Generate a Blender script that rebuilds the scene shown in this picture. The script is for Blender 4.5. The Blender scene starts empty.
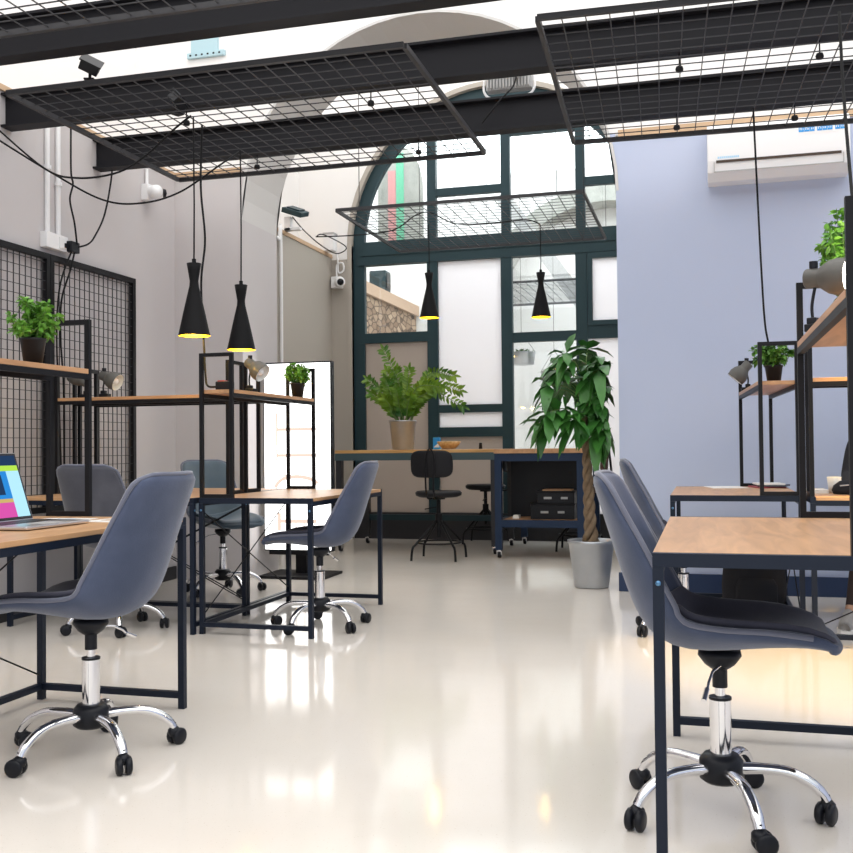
import bpy, bmesh, math, random
from mathutils import Vector, Matrix, Euler
random.seed(7)
PI = math.pi
sc = bpy.context.scene
COL = sc.collection

# ---------------------------------------------------------------- materials
def mat(name, color, rough=0.5, metal=0.0, spec=0.5, emit=None, estr=0.0, noise=None, bump=None, sheen=0.0, trans=0.0, ior=1.45, alpha=1.0, coat=0.0):
    m = bpy.data.materials.new(name); m.use_nodes = True
    nt = m.node_tree; b = nt.nodes['Principled BSDF']
    b.inputs['Base Color'].default_value = (*color, 1); b.inputs['Roughness'].default_value = rough
    b.inputs['Metallic'].default_value = metal; b.inputs['Specular IOR Level'].default_value = spec
    b.inputs['IOR'].default_value = ior
    if sheen: b.inputs['Sheen Weight'].default_value = sheen; b.inputs['Sheen Roughness'].default_value = .4
    if trans: b.inputs['Transmission Weight'].default_value = trans
    if coat: b.inputs['Coat Weight'].default_value = coat; b.inputs['Coat Roughness'].default_value = .05
    if emit: b.inputs['Emission Color'].default_value = (*emit, 1); b.inputs['Emission Strength'].default_value = estr
    if noise:   # (scale, amount, second colour)
        tc = nt.nodes.new('ShaderNodeTexCoord'); n = nt.nodes.new('ShaderNodeTexNoise')
        n.inputs['Scale'].default_value = noise[0]; n.inputs['Detail'].default_value = 5
        r = nt.nodes.new('ShaderNodeValToRGB')
        r.color_ramp.elements[0].position = .35; r.color_ramp.elements[1].position = .68
        r.color_ramp.elements[0].color = (*color, 1); r.color_ramp.elements[1].color = (*noise[1], 1)
        nt.links.new(tc.outputs['Object'], n.inputs['Vector']); nt.links.new(n.outputs['Fac'], r.inputs['Fac'])
        nt.links.new(r.outputs['Color'], b.inputs['Base Color'])
    if bump:    # (scale, strength)
        tc = nt.nodes.new('ShaderNodeTexCoord'); n = nt.nodes.new('ShaderNodeTexNoise')
        n.inputs['Scale'].default_value = bump[0]; n.inputs['Detail'].default_value = 4
        bp = nt.nodes.new('ShaderNodeBump'); bp.inputs['Strength'].default_value = bump[1]; bp.inputs['Distance'].default_value = .01
        nt.links.new(tc.outputs['Object'], n.inputs['Vector']); nt.links.new(n.outputs['Fac'], bp.inputs['Height'])
        nt.links.new(bp.outputs['Normal'], b.inputs['Normal'])
    return m

def wood_mat(name, c1, c2, rough=.38, axis=1):
    m = bpy.data.materials.new(name); m.use_nodes = True
    nt = m.node_tree; b = nt.nodes['Principled BSDF']; b.inputs['Roughness'].default_value = rough
    tc = nt.nodes.new('ShaderNodeTexCoord'); mp = nt.nodes.new('ShaderNodeMapping')
    s = [9, 9, 9]; s[axis] = 1.1
    mp.inputs['Scale'].default_value = s
    n = nt.nodes.new('ShaderNodeTexNoise'); n.inputs['Scale'].default_value = 2.2; n.inputs['Detail'].default_value = 7; n.inputs['Distortion'].default_value = 1.2
    r = nt.nodes.new('ShaderNodeValToRGB'); r.color_ramp.elements[0].position = .3; r.color_ramp.elements[1].position = .72
    r.color_ramp.elements[0].color = (*c1, 1); r.color_ramp.elements[1].color = (*c2, 1)
    L = nt.links.new
    L(tc.outputs['Object'], mp.inputs['Vector']); L(mp.outputs['Vector'], n.inputs['Vector']); L(n.outputs['Fac'], r.inputs['Fac']); L(r.outputs['Color'], b.inputs['Base Color'])
    return m

def emis(name, color, s):
    m = bpy.data.materials.new(name); m.use_nodes = True; nt = m.node_tree
    for n in list(nt.nodes): nt.nodes.remove(n)
    e = nt.nodes.new('ShaderNodeEmission'); e.inputs['Color'].default_value = (*color, 1); e.inputs['Strength'].default_value = s
    o = nt.nodes.new('ShaderNodeOutputMaterial'); nt.links.new(e.outputs[0], o.inputs['Surface'])
    return m

def glass_mat(name, tint, gloss=.08):
    m = bpy.data.materials.new(name); m.use_nodes = True; nt = m.node_tree
    for n in list(nt.nodes): nt.nodes.remove(n)
    t = nt.nodes.new('ShaderNodeBsdfTransparent'); t.inputs['Color'].default_value = (*tint, 1)
    g = nt.nodes.new('ShaderNodeBsdfGlossy'); g.inputs['Roughness'].default_value = .03
    x = nt.nodes.new('ShaderNodeMixShader'); x.inputs['Fac'].default_value = gloss
    o = nt.nodes.new('ShaderNodeOutputMaterial')
    nt.links.new(t.outputs[0], x.inputs[1]); nt.links.new(g.outputs[0], x.inputs[2]); nt.links.new(x.outputs[0], o.inputs['Surface'])
    return m

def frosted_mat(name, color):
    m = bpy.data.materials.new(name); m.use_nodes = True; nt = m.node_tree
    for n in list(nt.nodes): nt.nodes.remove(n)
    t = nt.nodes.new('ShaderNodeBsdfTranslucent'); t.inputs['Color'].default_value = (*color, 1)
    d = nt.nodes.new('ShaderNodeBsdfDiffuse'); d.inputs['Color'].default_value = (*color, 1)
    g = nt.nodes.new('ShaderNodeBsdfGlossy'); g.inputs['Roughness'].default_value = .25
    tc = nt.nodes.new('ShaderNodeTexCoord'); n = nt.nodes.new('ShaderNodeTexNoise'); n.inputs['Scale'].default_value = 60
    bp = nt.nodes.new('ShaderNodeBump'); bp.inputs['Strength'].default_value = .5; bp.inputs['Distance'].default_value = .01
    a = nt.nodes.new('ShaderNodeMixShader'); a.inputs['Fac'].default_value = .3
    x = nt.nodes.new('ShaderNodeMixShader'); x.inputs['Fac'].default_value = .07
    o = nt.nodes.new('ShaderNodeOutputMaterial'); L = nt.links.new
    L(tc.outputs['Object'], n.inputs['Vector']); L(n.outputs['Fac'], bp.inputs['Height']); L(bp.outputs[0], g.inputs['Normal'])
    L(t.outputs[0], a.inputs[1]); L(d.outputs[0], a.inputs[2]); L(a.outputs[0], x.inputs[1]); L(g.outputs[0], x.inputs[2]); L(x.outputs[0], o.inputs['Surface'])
    return m

def stone_mat():
    m = bpy.data.materials.new('stone_wall'); m.use_nodes = True; nt = m.node_tree; b = nt.nodes['Principled BSDF']; b.inputs['Roughness'].default_value = .85
    tc = nt.nodes.new('ShaderNodeTexCoord'); mp = nt.nodes.new('ShaderNodeMapping'); mp.inputs['Scale'].default_value = (3, 3, 7)
    v = nt.nodes.new('ShaderNodeTexVoronoi'); v.inputs['Scale'].default_value = 1.6
    v2 = nt.nodes.new('ShaderNodeTexVoronoi'); v2.feature = 'DISTANCE_TO_EDGE'; v2.inputs['Scale'].default_value = 1.6
    r = nt.nodes.new('ShaderNodeValToRGB'); r.color_ramp.elements[0].color = (.22, .13, .08, 1); r.color_ramp.elements[1].color = (.55, .40, .28, 1)
    r2 = nt.nodes.new('ShaderNodeValToRGB'); r2.color_ramp.elements[0].color = (.12, .08, .06, 1); r2.color_ramp.elements[1].color = (1, 1, 1, 1); r2.color_ramp.elements[1].position = .12
    mx = nt.nodes.new('ShaderNodeMix'); mx.data_type = 'RGBA'; mx.blend_type = 'MULTIPLY'; mx.inputs['Factor'].default_value = 1
    L = nt.links.new
    L(tc.outputs['Object'], mp.inputs['Vector']); L(mp.outputs[0], v.inputs['Vector']); L(mp.outputs[0], v2.inputs['Vector'])
    L(v.outputs['Color'], r.inputs['Fac']); L(v2.outputs['Distance'], r2.inputs['Fac'])
    L(r.outputs[0], mx.inputs[6]); L(r2.outputs[0], mx.inputs[7]); L(mx.outputs[2], b.inputs['Base Color'])
    return m

M = dict(
    steel=mat('black_steel', (.007, .007, .009), .45, spec=.25),
    navy=mat('navy_steel', (.006, .011, .024), .42, spec=.3),
    bolt=mat('bolt_blue_steel', (.10, .22, .38), .3, .8),
    leaf2=mat('leaf_mid', (.045, .145, .02), .45, noise=(14, (.12, .29, .035))),
    trolley=mat('trolley_blue_steel', (.010, .026, .066), .4, spec=.35),
    dark_under=mat('added_dark_underside', (.045, .042, .045), .7),  # dark desktop underside, added to keep warm oak bounce off the seat pads
    beam=mat('beam_paint', (.010, .010, .013), .55, spec=.2),
    wire=mat('mesh_steel', (.040, .040, .044), .5, spec=.3),
    oak=wood_mat('oak_laminate', (.62, .36, .18), (.42, .235, .115)),
    oakx=wood_mat('oak_shelf', (.56, .31, .155), (.40, .21, .10)),
    slab=wood_mat('slab_wood', (.64, .38, .15), (.46, .24, .08), axis=0),
    fabric=mat('velvet_grey', (.046, .062, .110), .85, sheen=.32, noise=(7, (.070, .088, .148)), bump=(220, .12)),
    fabric_pad=mat('velvet_pad', (.056, .056, .082), .9, sheen=.25, noise=(9, (.075, .074, .102)), bump=(220, .12)),
    fabric_dark=mat('velvet_slate', (.060, .062, .080), .85, sheen=.4, noise=(7, (.085, .088, .11))),
    fabric_blue=mat('velvet_bluegrey', (.075, .11, .145), .85, sheen=.5, noise=(7, (.10, .14, .18))),
    seam=mat('seam_piping', (.13, .14, .19), .8, sheen=.5),
    chrome=mat('chrome', (.78, .78, .80), .07, 1.0),
    plastic=mat('black_plastic', (.008, .009, .013), .4, spec=.3),
    wall=mat('wall_grey', (.53, .50, .50), .75, noise=(1.3, (.55, .525, .53)), bump=(90, .05)),
    wallb=mat('wall_lavender', (.445, .505, .665), .7, noise=(.9, (.47, .525, .68)), bump=(90, .04)),
    wallw=mat('wall_beige', (.42, .385, .34), .8, bump=(80, .05)),
    white=mat('white_plaster', (.84, .83, .82), .8),
    arch=mat('arch_plaster', (.60, .59, .58), .8),
    ledge=mat('ledge_wood', (.55, .38, .24), .6),
    basen=mat('baseboard_navy', (.012, .03, .085), .4),
    based=mat('baseboard_dark', (.022, .022, .026), .45),
    frame=mat('window_frame', (.020, .046, .056), .45, spec=.3),
    glass=glass_mat('clear_glass', (.93, .96, .96)),
    frost=frosted_mat('frosted_glass', (.93, .93, .95)),
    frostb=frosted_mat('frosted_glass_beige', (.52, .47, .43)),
    stone=stone_mat(),
    whiteplastic=mat('white_plastic', (.80, .80, .81), .3),
    greyplastic=mat('grey_plastic', (.42, .42, .42), .5),
    lampgrey=mat('lamp_grey', (.085, .082, .075), .45),
    lampin=mat('lamp_inside', (.85, .85, .82), .5),
    pend=mat('pendant_black', (.006, .006, .007), .6, spec=.2),
    yellow=mat('pendant_yellow', (.90, .62, .015), .5),
    bulb=emis('bulb_warm', (1, .80, .40), 5),
    bulbw=emis('bulb_white', (1, .93, .82), 14),
    galv=mat('galvanised', (.40, .42, .45), .32, .8, noise=(5, (.47, .49, .52))),
    soil=mat('soil', (.05, .035, .025), .95),
    leaf=mat('leaf_green', (.08, .24, .025), .45, noise=(14, (.20, .44, .06))),
    leafd=mat('leaf_deep', (.022, .10, .018), .36, noise=(5, (.06, .22, .035))),
    leafz=mat('leaf_zz', (.022, .12, .012), .35, noise=(4, (.22, .36, .02))),
    stem=mat('stem_green', (.13, .22, .06), .6),
    bark=mat('bark', (.17, .115, .07), .85, noise=(18, (.26, .19, .12)), bump=(30, .5)),
    pot=mat('pot_black', (.010, .010, .012), .4, spec=.3),
    alu=mat('aluminium', (.66, .66, .68), .3, .9),
    key=mat('keyboard_black', (.02, .02, .024), .5),
    paper=mat('paper_white', (.80, .79, .76), .7),
    cord=mat('cord_black', (.008, .008, .009), .6, spec=.2),
    skin=mat('skin', (.56, .33, .22), .55),
    cloth=mat('black_cloth', (.012, .012, .016), .9),
    trouser=mat('dark_brown_cloth', (.045, .032, .03), .9),
    hair=mat('hair_dark', (.02, .014, .01), .6),
    shoe=mat('sneaker_grey', (.42, .40, .38), .7),
    sole=mat('sneaker_sole', (.75, .74, .72), .6),
    red=mat('red_plastic', (.55, .06, .05), .4),
    blue=mat('label_blue', (.03, .30, .72), .4),
    bluetxt=mat('label_pale_blue', (.35, .62, .85), .4),
    vent=mat('ac_vent', (.05, .03, .02), .5),
    ply=mat('plywood_dark', (.014, .014, .017), .5, spec=.25),
    plyb=mat('plywood_brown', (.09, .045, .03), .5),
    bowl=mat('woven_straw', (.55, .32, .12), .7, noise=(40, (.75, .52, .25))),
    mag=mat('magazine_red', (.35, .05, .07), .4),
    magd=mat('magazine_dark', (.05, .05, .07), .4),
    flagg=mat('flag_green', (.10, .50, .30), .7), flagr=mat('flag_red', (.62, .26, .26), .7),
    patina=mat('mural_grey', (.30, .31, .28), .8, noise=(6, (.42, .42, .39))),
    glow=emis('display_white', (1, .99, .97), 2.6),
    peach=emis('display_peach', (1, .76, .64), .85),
    greyline=emis('display_grey', (.62, .66, .70), 1.0),
    sky=emis('skylight_white', (1, .985, .965), 2.1),
    skyb=emis('skylight_rear', (.95, .98, 1.0), 4.0),
    scr_dark=emis('screen_navy', (.02, .05, .12), .8), scr_blue=emis('screen_blue', (.03, .28, .75), .8),
    scr_cyan=emis('screen_pale_blue', (.45, .80, .95), .9), scr_green=emis('screen_green', (.45, .75, .08), .9),
    scr_mag=emis('screen_magenta', (.75, .10, .45), .8), scr_yel=emis('screen_yellow', (.75, .55, .2), .7),
)

def floor_mat():
    m = mat('polished_floor', (.72, .66, .585), .10, spec=.62)
    nt = m.node_tree; b = nt.nodes['Principled BSDF']; L = nt.links.new
    tc = nt.nodes.new('ShaderNodeTexCoord')
    n = nt.nodes.new('ShaderNodeTexNoise'); n.inputs['Scale'].default_value = .8; n.inputs['Detail'].default_value = 6
    r = nt.nodes.new('ShaderNodeValToRGB'); r.color_ramp.elements[0].position = .3; r.color_ramp.elements[1].position = .75
    r.color_ramp.elements[0].color = (.725, .668, .60, 1); r.color_ramp.elements[1].color = (.77, .725, .668, 1)
    n2 = nt.nodes.new('ShaderNodeTexNoise'); n2.inputs['Scale'].default_value = 160; n2.inputs['Detail'].default_value = 2
    r2 = nt.nodes.new('ShaderNodeValToRGB'); r2.color_ramp.elements[0].position = .27; r2.color_ramp.elements[1].position = .33
    r2.color_ramp.elements[0].color = (.80, .76, .70, 1); r2.color_ramp.elements[1].color = (1, 1, 1, 1)
    mx = nt.nodes.new('ShaderNodeMix'); mx.data_type = 'RGBA'; mx.blend_type = 'MULTIPLY'; mx.inputs['Factor'].default_value = 1
    n3 = nt.nodes.new('ShaderNodeTexNoise'); n3.inputs['Scale'].default_value = 3; bp = nt.nodes.new('ShaderNodeBump'); bp.inputs['Strength'].default_value = .05; bp.inputs['Distance'].default_value = .02
    L(tc.outputs['Object'], n.inputs['Vector']); L(tc.outputs['Object'], n2.inputs['Vector']); L(tc.outputs['Object'], n3.inputs['Vector'])
    L(n.outputs['Fac'], r.inputs['Fac']); L(n2.outputs['Fac'], r2.inputs['Fac']); L(r.outputs[0], mx.inputs[6]); L(r2.outputs[0], mx.inputs[7])
    L(mx.outputs[2], b.inputs['Base Color']); L(n3.outputs['Fac'], bp.inputs['Height']); L(bp.outputs[0], b.inputs['Normal'])
    return m
M['floor'] = floor_mat()

# ---------------------------------------------------------------- mesh builder
class MB:
    def __init__(s): s.v = []; s.f = []; s.mi = []; s.sm = []
    def add(s, vs, fs, mi=0, smooth=False):
        k = len(s.v); s.v += [tuple(v) for v in vs]
        for f in fs: s.f.append([i + k for i in f]); s.mi.append(mi); s.sm.append(smooth)
        return s
    def box(s, a, b, mi=0, mtx=None):
        (x0, y0, z0), (x1, y1, z1) = a, b
        vs = [(x0,y0,z0),(x1,y0,z0),(x1,y1,z0),(x0,y1,z0),(x0,y0,z1),(x1,y0,z1),(x1,y1,z1),(x0,y1,z1)]
        if mtx: vs = [mtx @ Vector(v) for v in vs]
        return s.add(vs, [(0,3,2,1),(4,5,6,7),(0,1,5,4),(1,2,6,5),(2,3,7,6),(3,0,4,7)], mi)
    def cbox(s, c, d, mi=0, mtx=None):
        return s.box([c[i]-d[i]/2 for i in range(3)], [c[i]+d[i]/2 for i in range(3)], mi, mtx)
    def bar(s, p, q, w, h=None, mi=0):      # square bar from p to q
        h = h or w; p = Vector(p); q = Vector(q); d = (q-p); L = d.length; d.normalize()
        up = Vector((0,0,1)) if abs(d.z) < .9 else Vector((0,1,0))
        x = d.cross(up).normalized(); u = x.cross(d)
        vs = []
        for t in (p, q):
            for a, b in ((-1,-1),(1,-1),(1,1),(-1,1)): vs.append(t + x*a*w/2 + u*b*h/2)
        return s.add(vs, [(0,1,2,3),(7,6,5,4),(0,4,5,1),(1,5,6,2),(2,6,7,3),(3,7,4,0)], mi)
    def tube(s, path, r, n=8, mi=0, closed=False, cap=True, flat=1.0):
        P = [Vector(p) for p in path]; m = len(P); rs = r if isinstance(r, (list, tuple)) else [r]*m
        vs = []; ref = None
        for i in range(m):
            if closed: d = P[(i+1) % m]-P[i-1]
            else: d = P[min(i+1, m-1)]-P[max(i-1, 0)]
            d.normalize()
            if ref is None:
                ref = Vector((0,0,1)) if abs(d.z) < .9 else Vector((1,0,0))
            x = d.cross(ref)
            if x.length < 1e-5: x = d.orthogonal()
            x.normalize(); u = x.cross(d); ref = u
            for k in range(n):
                a = 2*PI*k/n; vs.append(P[i] + x*math.cos(a)*rs[i] + u*math.sin(a)*rs[i]*flat)
        fs = []
        for i in range(m if closed else m-1):
            j = (i+1) % m
            for k in range(n): fs.append((i*n+k, i*n+(k+1) % n, j*n+(k+1) % n, j*n+k))
        s.add(vs, fs, mi, True)
        if cap and not closed:
            s.add(vs[:n], [tuple(range(n))[::-1]], mi); s.add(vs[-n:], [tuple(range(n))], mi)
        return s
    def lathe(s, prof, n=20, c=(0,0,0), mi=0, mtx=None, smooth=True):   # prof (r,z)
        vs = []; fs = []
        for r, z in prof:
            for k in range(n):
                a = 2*PI*k/n; v = Vector((r*math.cos(a), r*math.sin(a), z))
                vs.append(((mtx @ v) if mtx else v) + Vector(c))
        for i in range(len(prof)-1):
            for k in range(n): fs.append((i*n+k, i*n+(k+1) % n, (i+1)*n+(k+1) % n, (i+1)*n+k))
        return s.add(vs, fs, mi, smooth)
    def cyl(s, c, r, z0, z1, n=20, mi=0, r2=None):
        r2 = r if r2 is None else r2
        return s.lathe([(0, z0), (r, z0)], n, c, mi, None, False).lathe([(r, z0), (r2, z1)], n, c, mi).lathe([(r2, z1), (0, z1)], n, c, mi, None, False)
    def build(s, name, m, parent=None, smooth=None, bevel=0, solid=0, subsurf=0, loc=None):
        me = bpy.data.meshes.new(name); me.from_pydata(s.v, [], s.f)
        for mm in (m if isinstance(m, (list, tuple)) else [m]): me.materials.append(mm)
        for p, mi, sm in zip(me.polygons, s.mi, s.sm): p.material_index = mi; p.use_smooth = sm if smooth is None else smooth
        me.update()
        o = bpy.data.objects.new(name, me); COL.objects.link(o)
        if parent: o.parent = parent
        if loc: o.location = loc
        if solid: md = o.modifiers.new('s', 'SOLIDIFY'); md.thickness = solid; md.offset = 0
        if bevel: md = o.modifiers.new('b', 'BEVEL'); md.width = bevel; md.segments = 2; md.limit_method = 'ANGLE'
        if subsurf: md = o.modifiers.new('u', 'SUBSURF'); md.levels = subsurf; md.render_levels = subsurf
        return o

def tag(o, label, cat, group=None):
    o['label'] = label; o['category'] = cat
    if group: o['group'] = group
    return o
def thing(name, label, cat, loc=(0,0,0), rz=0, group=None):
    o = bpy.data.objects.new(name, None); o.empty_display_size = .1; COL.objects.link(o)
    o.location = loc; o.rotation_euler = (0, 0, rz)
    return tag(o, label, cat, group)
def struct(name, mb, m, parent=None, **k):
    o = mb.build(name, m, parent, **k)
    if not parent: o['kind'] = 'structure'
    return o
def dup(root, loc, rz, label, group=None):
    def cp(o, par):
        c = o.copy(); COL.objects.link(c)
        if par: c.parent = par
        for ch in o.children: cp(ch, c)
        return c
    r = cp(root, None); r.location = loc; r.rotation_euler = (0, 0, rz); r['label'] = label
    if group: r['group'] = group
    return r
def recolor(root, pairs):
    for o in [root] + list(root.children_recursive):
        if o.type == 'MESH' and any(ms and ms.name in pairs for ms in o.data.materials):
            o.data = o.data.copy()
            for i, ms in enumerate(o.data.materials):
                if ms.name in pairs: o.data.materials[i] = M[pairs[ms.name]]

def bez(pts, n=8):      # Catmull-Rom through points
    P = [Vector(p) for p in pts]; out = []
    for i in range(len(P)-1):
        a = P[max(i-1, 0)]; b = P[i]; c = P[i+1]; d = P[min(i+2, len(P)-1)]
        for k in range(n):
            t = k/n
            out.append(.5*((2*b) + (c-a)*t + (2*a-5*b+4*c-d)*t*t + (3*b-a-3*c+d)*t**3))
    out.append(P[-1]); return out

# ================================================================ SETTING
WL = -4.0; YB = 7.06; ZL = 3.15; YW = 10.6; ZC = 5.3
mb = MB().box((-5.2, -4, -.1), (5.5, 16, 0)); struct('floor', mb, M['floor'])
# left wall of the hall with a wooden ledge
struct('wall_left', MB().box((WL-.25, -4, 0), (WL, YB, ZL)), M['wall'])
struct('trim_1', MB().box((WL-.35, -4, ZL), (WL+.015, YB, ZL+.035)), M['ledge'])
struct('wall_upper_left', MB().box((WL-.5, -4, ZL+.035), (WL-.35, YB+.65, ZC)), M['white'])
# back wall with the arched opening
AX, AR, AZ = -1.995, 1.425, 2.78; AL, ARR = AX-AR, AX+AR
YB2 = YB+.65
ZT = ZL+.035
def spandrel(mb, xedge, sgn):      # piece of wall between the jamb line and the curve of the arch
    k = 8; a1 = math.asin(min((ZT-AZ)/AR, 1))
    cur = [(AX+sgn*AR*math.cos(a1*i/k), AZ+AR*math.sin(a1*i/k)) for i in range(k+1)]
    for y, fl in ((YB, sgn > 0), (YB2, sgn < 0)):
        vs = [(xedge, y, AZ)] + [(x, y, z) for x, z in cur] + [(xedge, y, ZT)]
        fs = [(0, i, i+1) for i in range(1, k+1)] + [(0, k+1, k+2)]
        mb.add(vs, [f[::-1] for f in fs] if fl else fs)
    return mb
struct('wall_back_left', spandrel(MB().box((-4.6, YB, 0), (AL, YB2, ZT)), AL, -1), M['wall'])
struct('wall_back_right', spandrel(MB().box((ARR, YB, 0), (5.0, YB2, ZL)), ARR, 1), M['wallb'])
struct('trim_2', MB().box((ARR+.02, YB-.015, ZL), (5.0, YB2, ZL+.05)), M['ledge'])
struct('trim_3', MB().box((-4.3, YB-.015, ZL), (AL-.001, YB+.1, ZL+.035)), M['ledge'])
def arch_face(y, flip, zt=ZC, xl=-4.6, xr=5.0, zbot=AZ):
    pass
n = 28
mb = MB()
pts = [(AX+AR*math.cos(PI-PI*i/n), AZ+AR*math.sin(PI-PI*i/n)) for i in range(n+1)]
# white wall above, split around the arch; both faces
RO = AR+.012
po = [(AX+RO*math.cos(PI-PI*i/n), AZ+RO*math.sin(PI-PI*i/n)) for i in range(n+1)]
i0 = next(i for i, p in enumerate(po) if p[1] > ZL+.035)
xz = math.sqrt(RO*RO-(ZT-.012-AZ)**2)
seg = [(AX-xz, ZT-.012)] + po[i0:n+1-i0] + [(AX+xz, ZT-.012)]
for y, fl in ((YB+.02, False), (YB2, True)):
    k = len(mb.v)
    vs = [(-4.6, y, seg[0][1]), (-4.6, y, ZC)] + [(p[0], y, p[1]) for p in seg] + [(p[0], y, ZC) for p in seg] + [(5.0, y, seg[-1][1]), (5.0, y, ZC)]
    m_ = len(seg); fs = [(0, 2, 2+m_, 1)]
    for i in range(m_-1): fs.append((2+i, 3+i, 3+m_+i, 2+m_+i))
    fs.append((1+m_, 2+2*m_, 3+2*m_, 1+2*m_))
    mb.add(vs, [f[::-1] for f in fs] if fl else fs)
struct('wall_upper_back', mb, M['white'])
# grey arch lining (soffit) from floor-level jambs up over the head
mb = MB()
prof_i = [(AL, 0.0)] + pts + [(ARR, 0.0)]
prof_o = [(AL-.02, 0.0)] + [(AX+(AR+.02)*math.cos(PI-PI*i/n), AZ+(AR+.02)*math.sin(PI-PI*i/n)) for i in range(n+1)] + [(ARR+.02, 0.0)]
vs = []
for (a, c), (b, d) in zip(prof_i, prof_o): vs += [(a, YB-.004, c), (a, YB2+.01, c), (b, YB-.004, d), (b, YB2+.01, d)]
fs = []
for i in range(1, len(prof_i)-2):
    a = 4*i; b = 4*i+4; fs += [(a, a+1, b+1, b), (a, b, b+2, a+2), (a+1, a+3, b+3, b+1)]
mb.add(vs, fs); struct('trim_4', mb, M['arch'])
# far wall on the right side, out of frame
struct('wall_right', MB().box((4.8, -4, 0), (5.0, YB, ZL)), M['wallb'])
# bay behind the arch
WB = -4.03
struct('wall_bay_left', MB().box((WB-.2, YB2, 0), (WB, YW, ZL)), M['wallw'])
struct('trim_5', MB().box((WB-.45, YB2, ZL), (WB+.01, YW, ZL+.04)), M['ledge'])
struct('wall_bay_upper', MB().box((WB-.55, YB2, ZL+.04), (WB-.4, YW, ZC)), M['white'])
struct('wall_bay_right', MB().box((-.42, YB2, 0), (-.3, YW, ZC)), M['white'])
# window wall with arched opening
CX, CR, CZ = -2.14, 1.65, 3.28
mb = MB(); mbl = MB()
npt = 36
arc = [(CX+CR*math.cos(PI-PI*i/npt), CZ+CR*math.sin(PI-PI*i/npt)) for i in range(npt+1)]
for y, fl in ((YW, False), (YW+.3, True)):
    m_ = len(arc)
    vs = [(-4.5, y, arc[0][1]), (-4.5, y, ZC)] + [(p[0], y, p[1]) for p in arc] + [(p[0], y, ZC) for p in arc] + [(-.3, y, arc[-1][1]), (-.3, y, ZC)]
    fs = [(0, 2, 2+m_, 1)] + [(2+i, 3+i, 3+m_+i, 2+m_+i) for i in range(m_-1)] + [(1+m_, 2+2*m_, 3+2*m_, 1+2*m_)]
    mb.add(vs, [f[::-1] for f in fs] if fl else fs)
struct('wall_window', mb, M['white'])
struct('wall_window_jamb', MB().box((-4.5, YW, 0), (CX-CR, YW+.3, 3.13)).box((CX+CR, YW, 0), (-.3, YW+.3, CZ)), M['wallw'])
struct('wall_window_pier', MB().box((-4.5, YW, 3.13), (CX-CR, YW+.3, CZ)), M['white'])
# narrow brown reveal round the window arch
mb = MB(); ring = [(CX-CR, 0)] + arc + [(CX+CR, 0)]
vs = []; fs = []
for i, (x, z) in enumerate(ring):
    dx = x-CX; dz = max(z-CZ, 0); l = math.hypot(dx, dz); ox, oz = dx/l*.05, dz/l*.05
    vs += [(x, YW-.012, z), (x+ox, YW-.012, z+oz), (x, YW+.1, z)]
for i in range(len(ring)-1): a = 3*i; b = a+3; fs += [(a, b, b+1, a+1), (a+2, b+2, b, a)]
struct('trim_6', mb.add(vs, fs), M['wallw'])
# baseboards
struct('baseboard_right', MB().box((ARR-.015, YB-.018, 0), (4.8, YB-.002, .13)), M['basen'])
struct('baseboard_left', MB().box((WL+.001, -4, 0), (WL+.016, YB-.02, .10)), M['based'])
struct('baseboard_bay', MB().box((WB, YB2+.02, 0), (WB+.015, YW, .12)), M['based'])
# skylight roofs (daylight)
struct('ceiling', MB().box((-4.6, -4, ZC), (5.0, YB2, ZC+.05)), M['sky'])
struct('ceiling_bay', MB().box((-4.6, YB2+.001, ZC), (-.3, YW+.3, ZC+.05)), M['sky'])

# ---- arched window
win = bpy.data.objects.new('window_1', None); COL.objects.link(win); win['kind'] = 'structure'
win.location = (0, YW+.09, 0)
def wpart(name, mbx, m, **k): return mbx.build(name, m, win, **k)
FD = .035
mb = MB()
ri = CR-.13
inn = [(CX-ri, .29)] + [(CX+ri*math.cos(PI-PI*i/npt), CZ+ri*math.sin(PI-PI*i/npt)) for i in range(npt+1)] + [(CX+ri, .29)]
out = [(CX-CR, 0)] + arc + [(CX+CR, 0)]
vs = []; fs = []
for (a, c), (b, d) in zip(inn, out): vs += [(a, -FD, c), (b, -FD, d), (b, FD, d), (a, FD, c)]
for i in range(len(inn)-1):
    a = 4*i; b = a+4
    for q in range(4): fs.append((a+q, b+q, b+(q+1) % 4, a+(q+1) % 4))
wpart('outer_frame', mb.add(vs, fs), M['frame'])
wpart('transom', MB().box((CX-CR+.06, -FD-.02, 3.055), (CX+CR-.06, FD+.02, 3.315)).box((CX-CR+.1, -FD-.03, 3.16), (CX+CR-.1, FD, 3.20)), M['frame'])
wpart('base_panel', MB().box((CX-CR, -FD-.03, 0), (CX+CR, FD, .29)), M['based'])
def zt(x, r=ri): return CZ+math.sqrt(max(r*r-(x-CX)**2, 0))
MX = (-2.87, -2.04, -1.235)
for x in MX:
    wpart('mullion', MB().box((x-.06, -FD-.012, .29), (x+.06, FD, 3.06)).box((x-.05, -FD-.012, 3.31), (x+.05, FD, zt(x)+.03)), M['frame'])
def hbar(x0, x1, z0, z1, name='glazing_bar'): wpart(name, MB().box((x0, -FD-.005, z0), (x1, FD-.005, z1)), M['frame'])
hbar(-3.72, -2.9, 2.18, 2.29)
hbar(-2.85, -2.06, 1.385, 1.47); hbar(-2.85, -2.06, 1.12, 1.225)
hbar(-2.02, -1.25, 2.13, 2.235); hbar(-1.21, -.55, 2.14, 2.28)
hbar(-2.85, -2.06, 3.775, 3.86); hbar(-2.02, -1.25, 4.38, 4.46); hbar(-1.21, -.6, 3.77, 3.86)
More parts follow.
